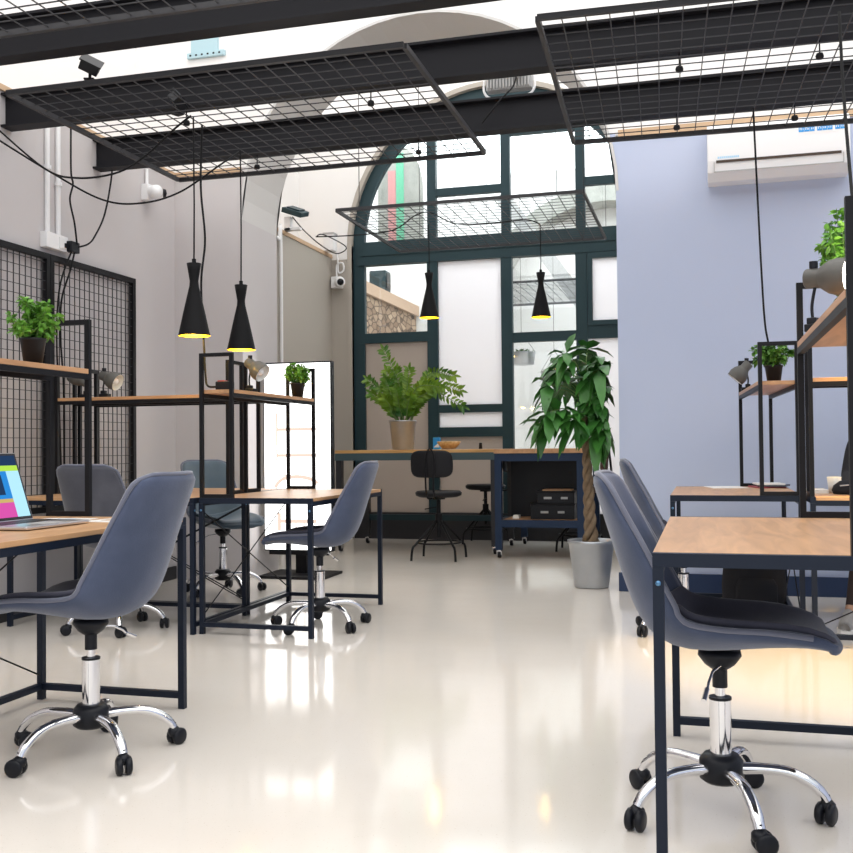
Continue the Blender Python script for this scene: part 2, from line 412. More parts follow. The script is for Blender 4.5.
# opened hopper frame in the right column
wpart('hopper_sash', MB().box((-1.17, -FD-.02, 2.28), (-1.12, FD, 3.05)).box((-.72, -FD-.02, 2.28), (-.62, FD, 3.05)).box((-1.12, -FD-.02, 2.28), (-.72, FD, 2.33)).box((-1.12, -FD-.02, 2.99), (-.72, FD, 3.05)), M['frame'])
def pane(name, x0, x1, z0, z1, m): wpart(name, MB().box((x0, -.004, z0), (x1, .004, z1)), m)
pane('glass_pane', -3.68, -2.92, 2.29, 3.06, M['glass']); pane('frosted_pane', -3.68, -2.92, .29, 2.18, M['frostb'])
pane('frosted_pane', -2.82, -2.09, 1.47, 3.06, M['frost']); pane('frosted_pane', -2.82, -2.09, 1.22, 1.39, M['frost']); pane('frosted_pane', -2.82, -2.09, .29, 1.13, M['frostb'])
pane('glass_pane', -1.99, -1.28, 2.23, 3.06, M['glass']); pane('glass_pane', -1.99, -1.28, .29, 2.14, M['glass'])
pane('frosted_pane', -1.18, -.6, 2.28, 3.06, M['frost']); pane('frosted_pane', -1.18, -.6, .29, 2.15, M['frost'])
def arcpane(x0, x1, z0):
    k = 14; xs = [x0+(x1-x0)*i/k for i in range(k+1)]
    vs = [(x, 0, z0) for x in xs] + [(x, 0, max(zt(x), z0)+.02) for x in xs]
    wpart('glass_pane', MB().add(vs, [(i, i+1, k+2+i, k+1+i) for i in range(k)]), M['glass'], solid=.006)
arcpane(-3.64, -2.91, 3.31); arcpane(-2.82, -2.09, 3.31); arcpane(-1.99, -1.28, 3.31); arcpane(-1.18, -.64, 3.31)

# ---- the next room, seen through the window
struct('wall_next_left', MB().box((-4.75, YW+.3, 0), (-4.45, 15.5, 3.12)), M['stone'])
struct('trim_7', MB().box((-4.75, YW+.3, 3.12), (-4.40, 15.5, 3.28)), mat('stone_coping', (.55, .38, .27), .8))
struct('wall_next_upper', MB().box((-4.95, YW+.3, 3.1), (-4.8, 15.5, ZC)), M['white'])
struct('wall_next_far', MB().box((-4.95, 15.5, 0), (1.6, 15.7, ZC+.6)), M['white'])
struct('wall_next_right', MB().box((1.4, YW+.3, 0), (1.6, 15.5, ZC)), M['white'])
struct('ceiling_next', MB().box((-4.95, YW+.31, ZC), (1.6, 15.5, ZC+.05)), M['skyb'])
mb = MB(); vs = []; fs = []; ax, az, r0, r1 = -1.35, 2.9, 1.75, 2.0
for i in range(31):
    a = PI-PI*i/30
    for r, y in ((r0, 15.0), (r1, 15.0), (r0, 15.5)): vs.append((ax+r*math.cos(a), y, az+r*math.sin(a)))
for i in range(30): a = 3*i; b = a+3; fs += [(a, b, b+1, a+1), (a+2, b+2, b, a)]
struct('trim_8', mb.add(vs, fs), M['patina'])
struct('door_1', MB().box((-1.18, 15.44, 0), (-.35, 15.5, 2.1)), M['whiteplastic'])

# ================================================================ BEAMS AND HUNG MESH
def ibeam(y, label, x0=-4.02, x1=4.8):
    z0, z1 = 2.93, 3.135; w = .10; t = .014
    mb = MB().box((x0, y, z0), (x1, y+w, z0+t)).box((x0, y, z1-t), (x1, y+w, z1)).box((x0, y+w/2-.006, z0+t), (x1, y+w/2+.006, z1-t))
    o = mb.build('steel_beam', M['beam']); tag(o, label, 'beam', 'dark steel roof beams'); return o
ibeam(4.13, 'dark steel beam nearest the camera, crossing the top left corner')
ibeam(5.03, 'middle dark steel beam, above the wide front half of the hung mesh panels')
ibeam(5.96, 'farthest dark steel beam, just in front of the arch, carrying the grey floodlight')

def mesh_panel(x0, x1, y0, y1, z, label, group, step=.102, hangers=(), rod=None, fw=.022, rz=0):
    t = thing('hanging_mesh_panel', label, 'mesh panel', ((x0+x1)/2, (y0+y1)/2, z), rz, group)
    a, b = (x1-x0)/2, (y1-y0)/2; h = .013
    f = MB()
    for s in (-1, 1):
        f.box((-a, s*b-fw/2, -h), (a, s*b+fw/2, h)); f.box((s*a-fw/2, -b+fw/2, -h), (s*a+fw/2, b-fw/2, h))
    f.build('frame', M['wire'], t)
    g = MB(); nx = round(2*a/step); ny = round(2*b/step); w = .0048
    for i in range(1, nx): x = -a+2*a*i/nx; g.box((x-w/2, -b, -w/2), (x+w/2, b, w/2))
    for i in range(1, ny): y = -b+2*b*i/ny; g.box((-a, y-w/2, w/2), (a, y+w/2, w*1.5))
    g.build('wire_grid', M['wire'], t)
    for (hx, hy, hz) in hangers:
        MB().tube([(hx-(x0+x1)/2, hy-(y0+y1)/2, 0), (hx-(x0+x1)/2, hy-(y0+y1)/2, hz-z)], .004, 6).lathe([(0, -.022), (.016, -.02), (.020, -.008), (.016, .006), (0, .008)], 12, (hx-(x0+x1)/2, hy-(y0+y1)/2, 0)).build('clamp', M['steel'], t)
    if rod:
        for sx in (-1, 1):
            for sy in (-1, 1):
                MB().tube([(sx*a*.8, sy*b, 0), (sx*a*.8, sy*b, rod-z)], .0035, 6).build('hanging_rod', M['wire'], t)
    return t
GA = 'mesh panels hung under the roof'
hy = (5.08, 6.01)
mesh_panel(-3.46, -1.31, 4.40, 6.17, 2.86, 'large dark wire mesh panel hung under the beams on the left, whole outline visible', GA, hangers=[(x, y, 2.93) for x in (-2.8, -1.7) for y in hy])
mesh_panel(-.71, 1.44, 4.33, 6.17, 2.86, 'dark wire mesh panel hung at upper right, in front of the air conditioner', GA, hangers=[(x, y, 2.93) for x in (-.1, .55) for y in hy], rz=.04)
mesh_panel(-3.46, -1.31, 2.02, 3.77, 2.86, 'dark wire mesh panel cut off by the top left corner', GA, hangers=[(x, y, 5.3) for x in (-3.3, -1.5) for y in (2.05, 3.74)])
mesh_panel(-2.95, -.89, 7.87, 9.72, 3.0, 'thin wire mesh panel hung on rods in front of the arched window', GA, rod=ZC, fw=.02)
mesh_panel(-2.95, -.8, 11.15, 12.95, 2.86, 'wire mesh panel hanging in the next room, seen through the glass', GA, rod=ZC)

# steel slanted stair seen through glass
t = thing('steel_stair', 'slanting steel and wood stair seen through the right clear pane', 'stair', (-1.7, 14.0, 0))
for sx in (-.0, .5):
    MB().bar((-1.05, sx, 4.6), (1.35, sx, 1.2), .05, .2).build('stringer', M['greyplastic'], t)
for i in range(13):
    f = (i+.5)/13; MB().cbox((-1.05+2.4*f, .25, 4.62-3.4*f), (.2, .5, .03)).build('tread', M['oakx'], t)
MB().box((1.3, -.05, 0), (1.4, .55, 1.25)).build('support', M['greyplastic'], t)

# ================================================================ WALL MESH ON LEFT
def wall_grid(y0, y1, z0, z1, label):
    t = thing('wall_mesh_panel', label, 'mesh panel', (WL+.03, (y0+y1)/2, z0), 0, 'mesh panels on the left wall')
    b = (y1-y0)/2; h = z1-z0; f = MB(); q = .036
    f.box((-.018, -b, 0), (.018, -b+q, h)).box((-.018, b-q, 0), (.018, b, h)).box((-.018, -b+q, 0), (.018, b-q, q)).box((-.018, -b+q, h-q), (.018, b-q, h))
    f.build('frame', M['steel'], t)
    g = MB(); ny = round(2*b/.055); nz = round(h/.058); w = .0036
    for i in range(1, ny): y = -b+2*b*i/ny; g.box((-.003, y-w/2, q), (.003, y+w/2, h-q))
    for i in range(1, nz): z = h*i/nz; g.box((.003, -b+q, z-w/2), (.008, b-q, z+w/2))
    g.build('wire_grid', M['wire'], t)
wall_grid(5.44, 6.42, .62, 2.245, 'black framed wire mesh panel on left wall, the far one beside the corner')
wall_grid(4.45, 5.435, .62, 2.245, 'black framed wire mesh panel on left wall, the near one cut by the left edge')
wall_grid(3.46, 4.44, .62, 2.245, 'black framed wire mesh panel on left wall, out at the left edge')

# ================================================================ DESKS
def make_desk(label, loc, rz, group='black framed oak desks', w=.66, l=1.2):
    t = thing('desk', label, 'desk', loc, rz, group)
    a, b = w/2, l/2; q = .025
    d = MB().box((-a, -b+q+.001, .722), (a, b-q-.001, .74)); d.mi[0] = 1; d.build('desktop', [M['oak'], M['dark_under']], t, bevel=.002)
    f = MB(); fr = MB()
    for s in (-1, 1):
        y0, y1 = (-b, -b+q) if s < 0 else (b-q, b); x0, x1 = (-a, -a+q) if s < 0 else (a-q, a)
        f.box((-a, y0, .709), (a, y1, .7395)); f.box((x0, -b+q, .696), (x1, b-q, .7215))
        fr.box((-a+q, y0, .04), (a-q, y1, .064))
    fr.box((-a, -b+q, .04), (-a+q, b-q, .064))
    f.build('top_frame', M['navy'], t); fr.build('floor_rail', M['navy'], t)
    for sx in (-1, 1):
        for sy in (-1, 1):
            x0 = -a if sx < 0 else a-q; y0 = -b if sy < 0 else b-q
            MB().box((x0, y0, 0), (x0+q, y0+q, .7085)).build('leg', M['navy'], t)
            MB().lathe([(0, .003), (.006, .003), (.0065, 0)], 10, (x0+q/2, y0+(q if sy > 0 else 0), .672), 0, Matrix.Rotation(-PI/2*sy, 3, 'X')).build('bolt', M['bolt'], t)
    c = MB()
    c.tube([(-a+.010, -b+.03, .10), (-a+.010, b-.03, .66)], .0035, 6); c.tube([(-a+.016, b-.03, .10), (-a+.016, -b+.03, .66)], .0035, 6)
    c.build('cross_brace', M['steel'], t)
    return t
def make_riser(label, loc, rz, group='shelf risers on the desks', l=1.2, w=.20, h=.79):
    t = thing('shelf_riser', label, 'shelf', loc, rz, group); q = .02
    for s in (-1, 1):
        y = s*(l/2-q/2); f = MB()
        for sx in (-1, 1): f.box((sx*(w/2-q/2)-q/2, y-q/2, 0), (sx*(w/2-q/2)+q/2, y+q/2, h))
        f.box((-w/2+q, y-q/2, 0), (w/2-q, y+q/2, q)).box((-w/2+q, y-q/2, h-q), (w/2-q, y+q/2, h))
        f.build('end_frame', M['steel'], t)
    z = .59
    MB().box((-w/2, -l/2+q+.001, z-.02), (w/2, l/2-q-.001, z)).build('shelf_board', M['oakx'], t, bevel=.0015)
    r = MB()
    for sx in (-1, 1): r.box((sx*(w/2-q/2)-q/2, -l/2+q, z-.042), (sx*(w/2-q/2)+q/2, l/2-q, z-.0205))
    r.build('shelf_rail', M['steel'], t)
    return t
DZ = .74
make_desk('oak desk at left with the open laptop, black legs', (-2.285, 2.93, 0), 0)
make_riser('tall black shelf frame on the laptop desk, bushy plant on its board', (-2.475, 2.93, DZ), 0)
make_desk('oak desk in the middle distance, grey chair turned in at its right side', (-2.335, 5.55, 0), 0)
make_riser('black shelf frame under the two pendant lamps, small plant and grey lamp on it', (-2.56, 5.55, DZ), 0)
make_desk('oak desk crosswise behind the laptop desk, charcoal chair pulled up to it', (-3.275, 5.25, 0), -PI/2, l=1.19)
make_riser('long crosswise black shelf frame in front of the wall mesh, two grey lamps on it', (-3.275, 5.455, DZ), -PI/2, l=1.18)
make_desk('oak desk crosswise by the left pier, mostly hidden, blue-grey chair behind it', (-3.275, 5.92, 0), PI/2, l=1.19)
make_riser('black shelf frame on the hidden crosswise desk beside the left pier', (-3.275, 5.69, DZ), PI/2, l=1.18)
make_desk('large oak desk in the right foreground, cut off by the right edge', (.21, 2.98, 0), PI, l=1.24).scale.z = 1.02
make_riser('black shelf frame at right edge on the foreground desk, its board seen from below', (.405, 2.98, DZ+.0148), PI, l=1.24)
make_desk('oak desk at right in the middle distance, magazines on its far end', (.15, 6.03, 0), PI)
make_riser('black shelf frame on the magazine desk, potted plant and tilted grey lamp on it', (.34, 6.03, DZ), PI+.05)
make_desk('yellow-lit oak desk at right edge where the person in black sits', (1.10, 5.63, 0), PI/2)
make_riser('black shelf frame over the yellow-lit desk at the right edge', (1.10, 5.40, DZ), PI/2)

# ================================================================ SHELL CHAIRS
def make_chair(label, loc, rz, group='upholstered swivel chairs'):
    t = thing('swivel_chair', label, 'chair', loc, rz, group)
    prof = [(.305,.468),(.282,.482),(.22,.491),(.12,.483),(.02,.468),(-.08,.462),(-.155,.485),(-.200,.54),(-.230,.62),(-.258,.71),(-.285,.80),(-.310,.885),(-.322,.925)]
    hw = [.17,.195,.218,.228,.232,.234,.234,.230,.222,.213,.205,.194,.164]
    cl = [.0,.012,.03,.05,.068,.085,.10,.105,.095,.08,.06,.04,.03]
    NV = 12
    def row(i, off=0., wf=1.):
        x, z = prof[i]
        a = Vector(prof[max(i-1, 0)]); b = Vector(prof[min(i+1, len(prof)-1)]); d = (b-a).normalized()
        nrm = Vector((d.y, -d.x))      # towards the sitter (up / forward)
        if nrm.y < 0 and i < 6: nrm = -nrm
        if i >= 6 and nrm.x < 0: nrm = -nrm
        out = []
        for k in range(NV+1):
            v = -1+2*k/NV; c = cl[i]*abs(v)**2.2
            out.append((x+nrm.x*(c+off), v*hw[i]*wf*(1-.06*abs(v)**3), z+nrm.y*(c+off)))
        return out
    vs = []; fs = []; R = len(prof)
    for i in range(R): vs += row(i)
    for i in range(R-1):
        for k in range(NV): a = i*(NV+1)+k; fs.append((a, a+1, a+NV+2, a+NV+1))
    # round off top corners and front corners
    for k in range(NV+1):
        v = abs(-1+2*k/NV)
        x, y, z = vs[(R-1)*(NV+1)+k]; vs[(R-1)*(NV+1)+k] = (x+.006*v**4, y, z-.018*v**4)
        x, y, z = vs[k]; vs[k] = (x-.05*v**3, y, z+.004)
    sh = MB().add(vs, fs, 0, True).build('shell', M['fabric'], t, solid=.034, subsurf=1)
    # pad over the seat, up to the crease at the back
    vs = []; fs = []
    for i in range(1, 8):
        vs += row(i, .020 if 1 < i < 7 else .010, .86)
    for i in range(6):
        for k in range(NV): a = i*(NV+1)+k; fs.append((a, a+1, a+NV+2, a+NV+1))
    MB().add(vs, fs, 0, True).build('seat_pad', M['fabric_pad'], t, solid=.022, subsurf=1)
    # piping along the rim
    k1 = [vs_ for vs_ in row(R-1)]
    k1 = [(x+.006*abs(-1+2*i/NV)**4, y, z-.018*abs(-1+2*i/NV)**4) for i, (x, y, z) in enumerate(k1)]
    path = bez([row(i)[0] for i in range(2, R-1)] + [tuple(Vector(v)*.985+Vector(k1[NV//2])*.015) for v in k1[1:-1]] + [row(i)[NV] for i in range(R-2, 1, -1)], 3)
    MB().tube(path, .0075, 6).build('rim_piping', M['seam'], t)
    MB().lathe([(.0, .447), (.055, .445), (.058, .43), (.042, .408), (.024, .395), (.0, .395)], 20).build('mount_plate', M['plastic'], t)
    MB().cyl((0,0,0), .020, .345, .40, 16).build('collar', M['plastic'], t)
    MB().cyl((0,0,0), .014, .30, .35, 14).build('piston', M['chrome'], t)
    g = MB().cyl((0,0,0), .0285, .15, .312, 20); g.build('gas_column', M['chrome'], t)
    MB().cyl((0,0,0), .030, .312, .319, 20).build('column_cap', M['plastic'], t)
    lv = MB().tube([(.0, -.05, .412), (-.02, -.10, .405), (-.03, -.14, .385), (-.035, -.165, .365)], .004, 6).tube([(-.034, -.155, .372), (-.042, -.2, .352)], .007, 8)
    lv.build('height_lever', M['chrome'], t)
    MB().lathe([(0, .165), (.045, .165), (.058, .15), (.058, .10), (.045, .09), (0, .09)], 20).build('hub', M['plastic'], t)
    for k in range(5):
        a = 2*PI*k/5 + .01; ca, sa = math.cos(a), math.sin(a)
        pth = [(r*ca, r*sa, z) for r, z in bez_rz]
        MB().tube(pth, [.019]*3+[.0175]*(len(pth)-6)+[.016]*3, 10, flat=.8).build('base_leg', M['chrome'], t)
        cx, cy = .268*ca, .268*sa
        MB().cyl((cx, cy, 0), .007, .05, .075, 8).lathe([(.016, .03), (.021, .04), (.021, .052), (.012, .062), (0, .062)], 12, (cx, cy, 0)).build('caster', M['plastic'], t)
        cst = t.children[-1] if t.children else None
        cst = [o for o in bpy.data.objects if o.parent == t and o.name.startswith('caster')][-1]
        wa = a + 1.1+.9*k
        rt = Matrix.Rotation(wa, 3, 'Z') @ Matrix.Rotation(PI/2, 3, 'X')
        for s in (-1, 1):
            off = Vector((math.cos(wa)*-.012, math.sin(wa)*-.012, 0)) + Vector((-math.sin(wa), math.cos(wa), 0))*s*.014
            MB().lathe([(0, -.010), (.022, -.010), (.028, -.006), (.028, .006), (.022, .010), (0, .010)], 16, (cx+off.x, cy+off.y, .0282), 0, rt).build('wheel', M['plastic'], cst)
    return t
bez_rz = [(v.x, v.y) for v in bez([(.04, .128, 0), (.10, .132, 0), (.17, .128, 0), (.22, .108, 0), (.252, .082, 0), (.267, .06, 0)], 3)]
GC = 'upholstered swivel chairs'
ch = make_chair('blue-grey velvet swivel chair in left foreground, back to camera, facing the laptop', (-1.97, 2.92, 0), PI)
c2 = dup(ch, (.03, 2.85, 0), 0, 'grey velvet swivel chair in right foreground, turned to the big desk', GC)
c3 = dup(ch, (-2.10, 5.30, 0), PI+.06, 'grey velvet swivel chair at the centre desk, lit by the white display', GC)
c4 = dup(ch, (-.12, 5.57, 0), .05, 'grey velvet swivel chair directly behind the right foreground chair, back top visible', GC)
c5 = dup(ch, (-3.20, 4.98, 0), PI/2, 'charcoal swivel chair with its back to camera between laptop desk and wall mesh', GC)
recolor(c5, {'velvet_grey': 'fabric_dark', 'velvet_pad': 'fabric_dark'})
c6 = dup(ch, (-3.27, 6.42, 0), -.62, 'blue-tinged swivel chair by the left pier, seat turned to the camera', GC)
recolor(c6, {'velvet_grey': 'fabric_blue', 'velvet_pad': 'fabric_blue'})
c7 = dup(ch, (1.06, 6.40, 0), -PI/2, 'swivel chair under the person in black at the right edge', GC)

# ================================================================ PENDANT LAMPS
def make_pendant(label, loc, top, group):
    t = thing('pendant_lamp', label, 'lamp', loc, 0, group)      # origin at the rim of the shade
    o = [(.088, 0), (.082, .03), (.062, .13), (.040, .235), (.026, .30), (.024, .33), (.033, .39), (.040, .435), (.0, .437)]
    o = [(a, b*.93) for a, b in o]
    MB().lathe(o, 40).build('shade', M['pend'], t)
    i = [(.0855, .0015), (.079, .03), (.059, .13), (.037, .235), (.0, .27)]
    MB().lathe([(a, b*.93) for a, b in i], 40).build('yellow_lining', M['yellow'], t)
    MB().lathe([(0, .055), (.018, .06), (.026, .08), (.022, .11), (.013, .13), (.013, .17), (0, .17)], 14).build('bulb', M['bulb'], t)
    MB().cyl((0,0,0), .012, .406, .43, 10).tube([(0,0,.43), (.003,0,(top-loc[2])*.6), (0,0,top-loc[2])], .0045, 6).build('cord', M['cord'], t)
    L = bpy.data.lights.new('pendant_light', 'POINT'); L.energy = 1.5 if loc[1] > 7 else 5; L.color = (1, .72, .25); L.shadow_soft_size = .03
    lo = bpy.data.objects.new('pendant_light', L); COL.objects.link(lo); lo.parent = t; lo.location = (0, 0, .02)
    return t
GP = 'black cone pendants with yellow lining'
make_pendant('black cone pendant lamp with yellow lining, left one of the front pair', (-2.725, 5.02, 1.635), 2.86, GP)
make_pendant('black cone pendant lamp with yellow lining just above the grey lamp on the middle shelf', (-2.765, 5.69, 1.62), 2.86, GP)
make_pendant('black cone pendant lamp hanging above the plant in the silver pot on the high table', (-2.36, 8.65, 2.165), 3.0, GP)
make_pendant('black cone pendant lamp hanging before the clear pane, upper left of the tall braided tree', (-1.40, 8.95, 2.165), 3.0, GP)

# ================================================================ PLANTS
def leafquad(mb, p, d, n, L, W, droop=.0, mi=0):
    d = Vector(d).normalized(); n = Vector(n); x = d.cross(n)
    if x.length < 1e-4: x = d.orthogonal()
    x.normalize(); n = x.cross(d).normalized(); p = Vector(p); dn = Vector((0, 0, -1))
    a = p; m1 = p+d*L*.35+dn*droop*L*.12; m2 = p+d*L*.72+dn*droop*L*.45; e = p+d*L+dn*droop*L*.95
    vs = [a, m1+x*W*.5+n*W*.14, m1, m1-x*W*.5+n*W*.14, m2+x*W*.36+n*W*.10, m2, m2-x*W*.36+n*W*.10, e]
    mb.add(vs, [(0,2,1), (0,3,2), (1,2,5,4), (2,3,6,5), (4,5,7), (5,6,7)], mi, True)
def make_bush(label, loc, seed, r=.115, leafm='leaf', group='small bushy plants on the shelves', n=1150, h=.125, lift=0):
    rnd = random.Random(seed)
    t = thing('potted_plant', label, 'plant', loc, rnd.random()*6, group)
    MB().lathe([(0, .002), (.034, .002), (.046, .088), (.049, .09), (.049, .098), (.043, .098), (.042, .085)], 24).build('pot', M['pot'], t)
    MB().lathe([(0, .088), (.043, .084)], 16).build('soil', M['soil'], t)
    st = MB(); lf = MB()
    for k in range(26):
        a = rnd.random()*2*PI; el = rnd.uniform(.05, 1.0); rr = r*rnd.uniform(.65, 1.05)
        e = Vector((rr*math.cos(a)*math.cos(el*1.3), rr*math.sin(a)*math.cos(el*1.3), .10+lift+h*rnd.uniform(.75, 1.1)*math.sin(el*1.45)))
        s0 = Vector((.02*math.cos(a), .02*math.sin(a), .085)); mid = s0*.5+e*.5+Vector((0, 0, .03))
        pp = bez([s0, mid, e], 5); st.tube(pp, .0014, 5)
        for j in range(int(n/26)):
            f = rnd.uniform(.25, 1.0); q = pp[min(int(f*(len(pp)-1)), len(pp)-1)]
            dr = Vector((rnd.gauss(0, 1), rnd.gauss(0, 1), rnd.gauss(.25, .7))).normalized()
            leafquad(lf, q+dr*.004, dr, Vector((rnd.gauss(0,.4), rnd.gauss(0,.4), 1)), rnd.uniform(.019, .032), rnd.uniform(.013, .020), .25)
    st.build('stems', M['stem'], t); lf.build('foliage', M[leafm], t)
    return t
ZS = 1.33
make_bush('bushy small-leaved plant in a black pot on the left desk\'s shelf', (-2.44, 3.25, ZS), 1, h=.15)
make_bush('small plant in a black pot on the middle shelf, against the glaring white display', (-2.53, 6.02, ZS), 2, r=.10)
make_bush('bushy plant in a black pot on the right middle shelf, below the air conditioner', (.365, 5.72, ZS), 3, r=.145, leafm='leaf2')
make_bush('bright green plant at the upper right edge, behind the lit grey lamp', (.445, 3.42, ZS+.015), 4, r=.115, n=1300, h=.16, lift=.15)

# braided tree in the big silver pot
t = thing('braided_tree', 'tall braided-trunk tree with drooping leaves in a large silver pot', 'plant', (-.79, 7.22, 0))
# (kept clear of the wall corner to its right)
MB().lathe([(0, .003), (.118, .003), (.122, .01), (.160, .31), (.168, .315), (.170, .335), (.158, .335), (.150, .29)], 40).build('pot', M['galv'], t)
MB().lathe([(0, .305), (.152, .30)], 24).build('soil', M['soil'], t)
tr = MB()
for k in range(3):
    pth = []
    for i in range(60):
        z = .29+.92*i/59; a = 2*PI*(k/3+i/59*3.3); rr = .026*(1-.45*i/59)+.02*max(0, 1-i/8)
        pth.append((rr*math.cos(a)-.035*(i/59)-.0, rr*math.sin(a), z))
    tr.tube(pth, [.026*(1-.5*i/59) for i in range(60)], 8)
tr.build('braided_trunk', M['bark'], t)
rnd = random.Random(11); br = MB(); lf = MB()
for k in range(46):
    a = rnd.random()*2*PI; z0 = rnd.uniform(1.05, 1.5); top = rnd.random()
    el = rnd.uniform(-.15, 1.2); ln = rnd.uniform(.16, .34)
    s0 = Vector((-.035+.01*math.cos(a), .01*math.sin(a), z0))
    e = s0+Vector((math.cos(a)*math.cos(el), math.sin(a)*math.cos(el), math.sin(el)))*ln
    if e.x > .11: e.x = .11-rnd.random()*.1
    if e.y > .35: e.y = .35
    br.tube(bez([s0, s0*.5+e*.5+Vector((0, 0, .04)), e], 4), .0035, 5)
    out = (e-s0).normalized(); nl = rnd.randint(5, 7)
    for j in range(nl):
        b = 2*PI*j/nl+rnd.random()*.5
        sd = out.orthogonal().normalized(); sd2 = out.cross(sd)
        d = out*.55+(sd*math.cos(b)+sd2*math.sin(b))*.9+Vector((0, 0, -.45))
        L = rnd.uniform(.14, .235)
        if e.x+d.normalized().x*L > .17: d.x = -.2
        leafquad(lf, e, d, Vector((rnd.gauss(0,.2), rnd.gauss(0,.2), 1)), L, L*rnd.uniform(.38, .48), rnd.uniform(.2, .75))
br.tube([(-.035, 0, 1.15), (-.03, 0, 1.5)], [.014, .006], 8)
br.build('branches', M['stem'], t); lf.build('foliage', M['leafd'], t)

# zamioculcas in silver pot on the high table
t = thing('arching_plant', 'arching feathery green plant in a silver pot on the high table', 'plant', (-2.875, 9.5, .986))
MB().lathe([(0, .002), (.100, .002), (.104, .01), (.132, .272), (.138, .276), (.138, .288), (.128, .288), (.124, .26)], 36).build('pot', M['galv'], t)
MB().lathe([(0, .265), (.126, .26)], 20).build('soil', M['soil'], t)
stems = [((-.02,0,.62), (-.19,0,.99)), ((-.15,0,.50), (-.36,.02,.70)), ((.20,0,.62), (.62,-.05,.42)), ((.25,.05,.75), (.52,0,.72)), ((.18,-.1,.62), (.44,-.12,.60)),
         ((-.05,.05,.5), (-.08,.1,.80)), ((.05,-.06,.5), (.10,-.10,.78)), ((-.14,-.1,.45), (-.25,-.2,.55)), ((.1,.12,.52), (.20,.22,.74)), ((-.07,-.12,.5), (-.10,-.22,.68)),
         ((.12,-.02,.48), (.26,-.02,.56)), ((-.1,.14,.44), (-.2,.25,.58)), ((.02,.0,.5), (.02,.02,.70)), ((.22,0,.66), (.56,.08,.58)), ((-.06,-.02,.5), (-.15,-.04,.78)), ((.08,-.1,.42), (.14,-.2,.52)), ((-.08,-.08,.40), (-.13,-.16,.50)), ((.0,-.1,.42), (.0,-.2,.58)), ((.15,.04,.46), (.28,.06,.62)), ((-.12,.02,.46), (-.24,.0,.62))]
stm = MB(); lf = MB(); rnd = random.Random(5)
for (m_, e) in stems:
    s0 = Vector((m_[0]*.25+rnd.uniform(-.03, .03), m_[1]*.25+rnd.uniform(-.03, .03), .26))
    pp = bez([s0, Vector(m_)*.97, Vector(e)], 12); stm.tube(pp, [.008-.006*i/len(pp) for i in range(len(pp))], 6)
    for i in range(6, len(pp)):
        d = (pp[i]-pp[i-1]).normalized(); sd = d.cross(Vector((0, 1, .2))).normalized()
        for sg in (-1, 1):
            dd = sd*sg+d*.75+Vector((rnd.gauss(0,.1), rnd.gauss(0,.35), rnd.gauss(0,.1)))
            leafquad(lf, pp[i], dd, Vector((0, -1, .4)), rnd.uniform(.065, .095), rnd.uniform(.026, .036), .15)
    leafquad(lf, pp[-1], pp[-1]-pp[-2], Vector((0, -1, .3)), .09, .03, .1)
stm.build('stems', M['stem'], t); lf.build('foliage', M['leafz'], t)

# ================================================================ DESK LAMPS
def make_lamp(label, loc, rz, tilt, h, on=False, group='grey clamp lamps'):
    t = thing('clamp_lamp', label, 'lamp', loc, rz, group)
    MB().cbox((0, 0, .012), (.06, .045, .024)).cbox((-.01, 0, .034), (.03, .03, .02)).build('base', M['plastic'], t, bevel=.003)
    MB().tube(bez([(-.01, 0, .04), (-.012, 0, h*.5), (0, 0, h-.02)], 5), .005, 8).build('arm', M['plastic'], t)
    R = Matrix.Rotation(tilt, 3, 'Y') @ Matrix.Rotation(PI/2, 3, 'Y')     # axis +z of the profile becomes +x, tilted down
    c = Vector((0, 0, h))
    hd = [(0, -.03), (.027, -.03), (.030, -.026), (.030, .012), (.034, .018), (.050, .042), (.057, .068), (.054, .10)]
    MB().lathe(hd, 26, c, 0, R).build('shade', M['lampgrey'], t)
    MB().lathe([(.0525, .0995), (.0545, .068), (.047, .044), (.0, .025)], 26, c, 0, R).build('reflector', M['lampin'], t)
    k = MB().cyl((0,0,0), .013, .032, .052, 12); k.v = [tuple(Vector((0,0,h))+Vector((v[0]-.005, v[1], v[2]))) for v in k.v]
    k.build('knob', M['plastic'], t)
    p = R @ Vector((0, 0, .085))
    MB().lathe([(0, .04), (.012, .042), (.022, .06), (.038, .09), (.032, .108), (0, .115)] if on else [(0, .04), (.012, .045), (.022, .07), (.018, .092), (0, .097)], 16, c, 0, R).build('bulb', M['bulbw' if on else 'whiteplastic'], t)
    if on:
        L = bpy.data.lights.new('lamp_light', 'POINT'); L.energy = 4; L.color = (1, .86, .66); L.shadow_soft_size = .04
        lo = bpy.data.objects.new('lamp_light', L); COL.objects.link(lo); lo.parent = t; lo.location = c+(R @ Vector((0, 0, .15)))
    return t
make_lamp('grey clamp lamp on the middle shelf tilted down right, under the second pendant', (-2.53, 5.33, ZS), -.15, .62, .165)
make_lamp('grey clamp lamp at left on the crosswise shelf, head turned up to the wall mesh', (-3.70, 5.43, ZS), PI, -.55, .10)
make_lamp('grey clamp lamp on the crosswise shelf, head turned down right, beside the upturned one', (-3.56, 5.43, ZS), 0, .42, .13)
make_lamp('lit grey lamp at the upper right edge above the orange shelf underside', (.335, 3.28, ZS+.015), -.45, .04, .165, on=True)
make_lamp('grey clamp lamp tilted down left at the far end of the right middle shelf', (.25, 6.45, ZS), PI, .85, .15)

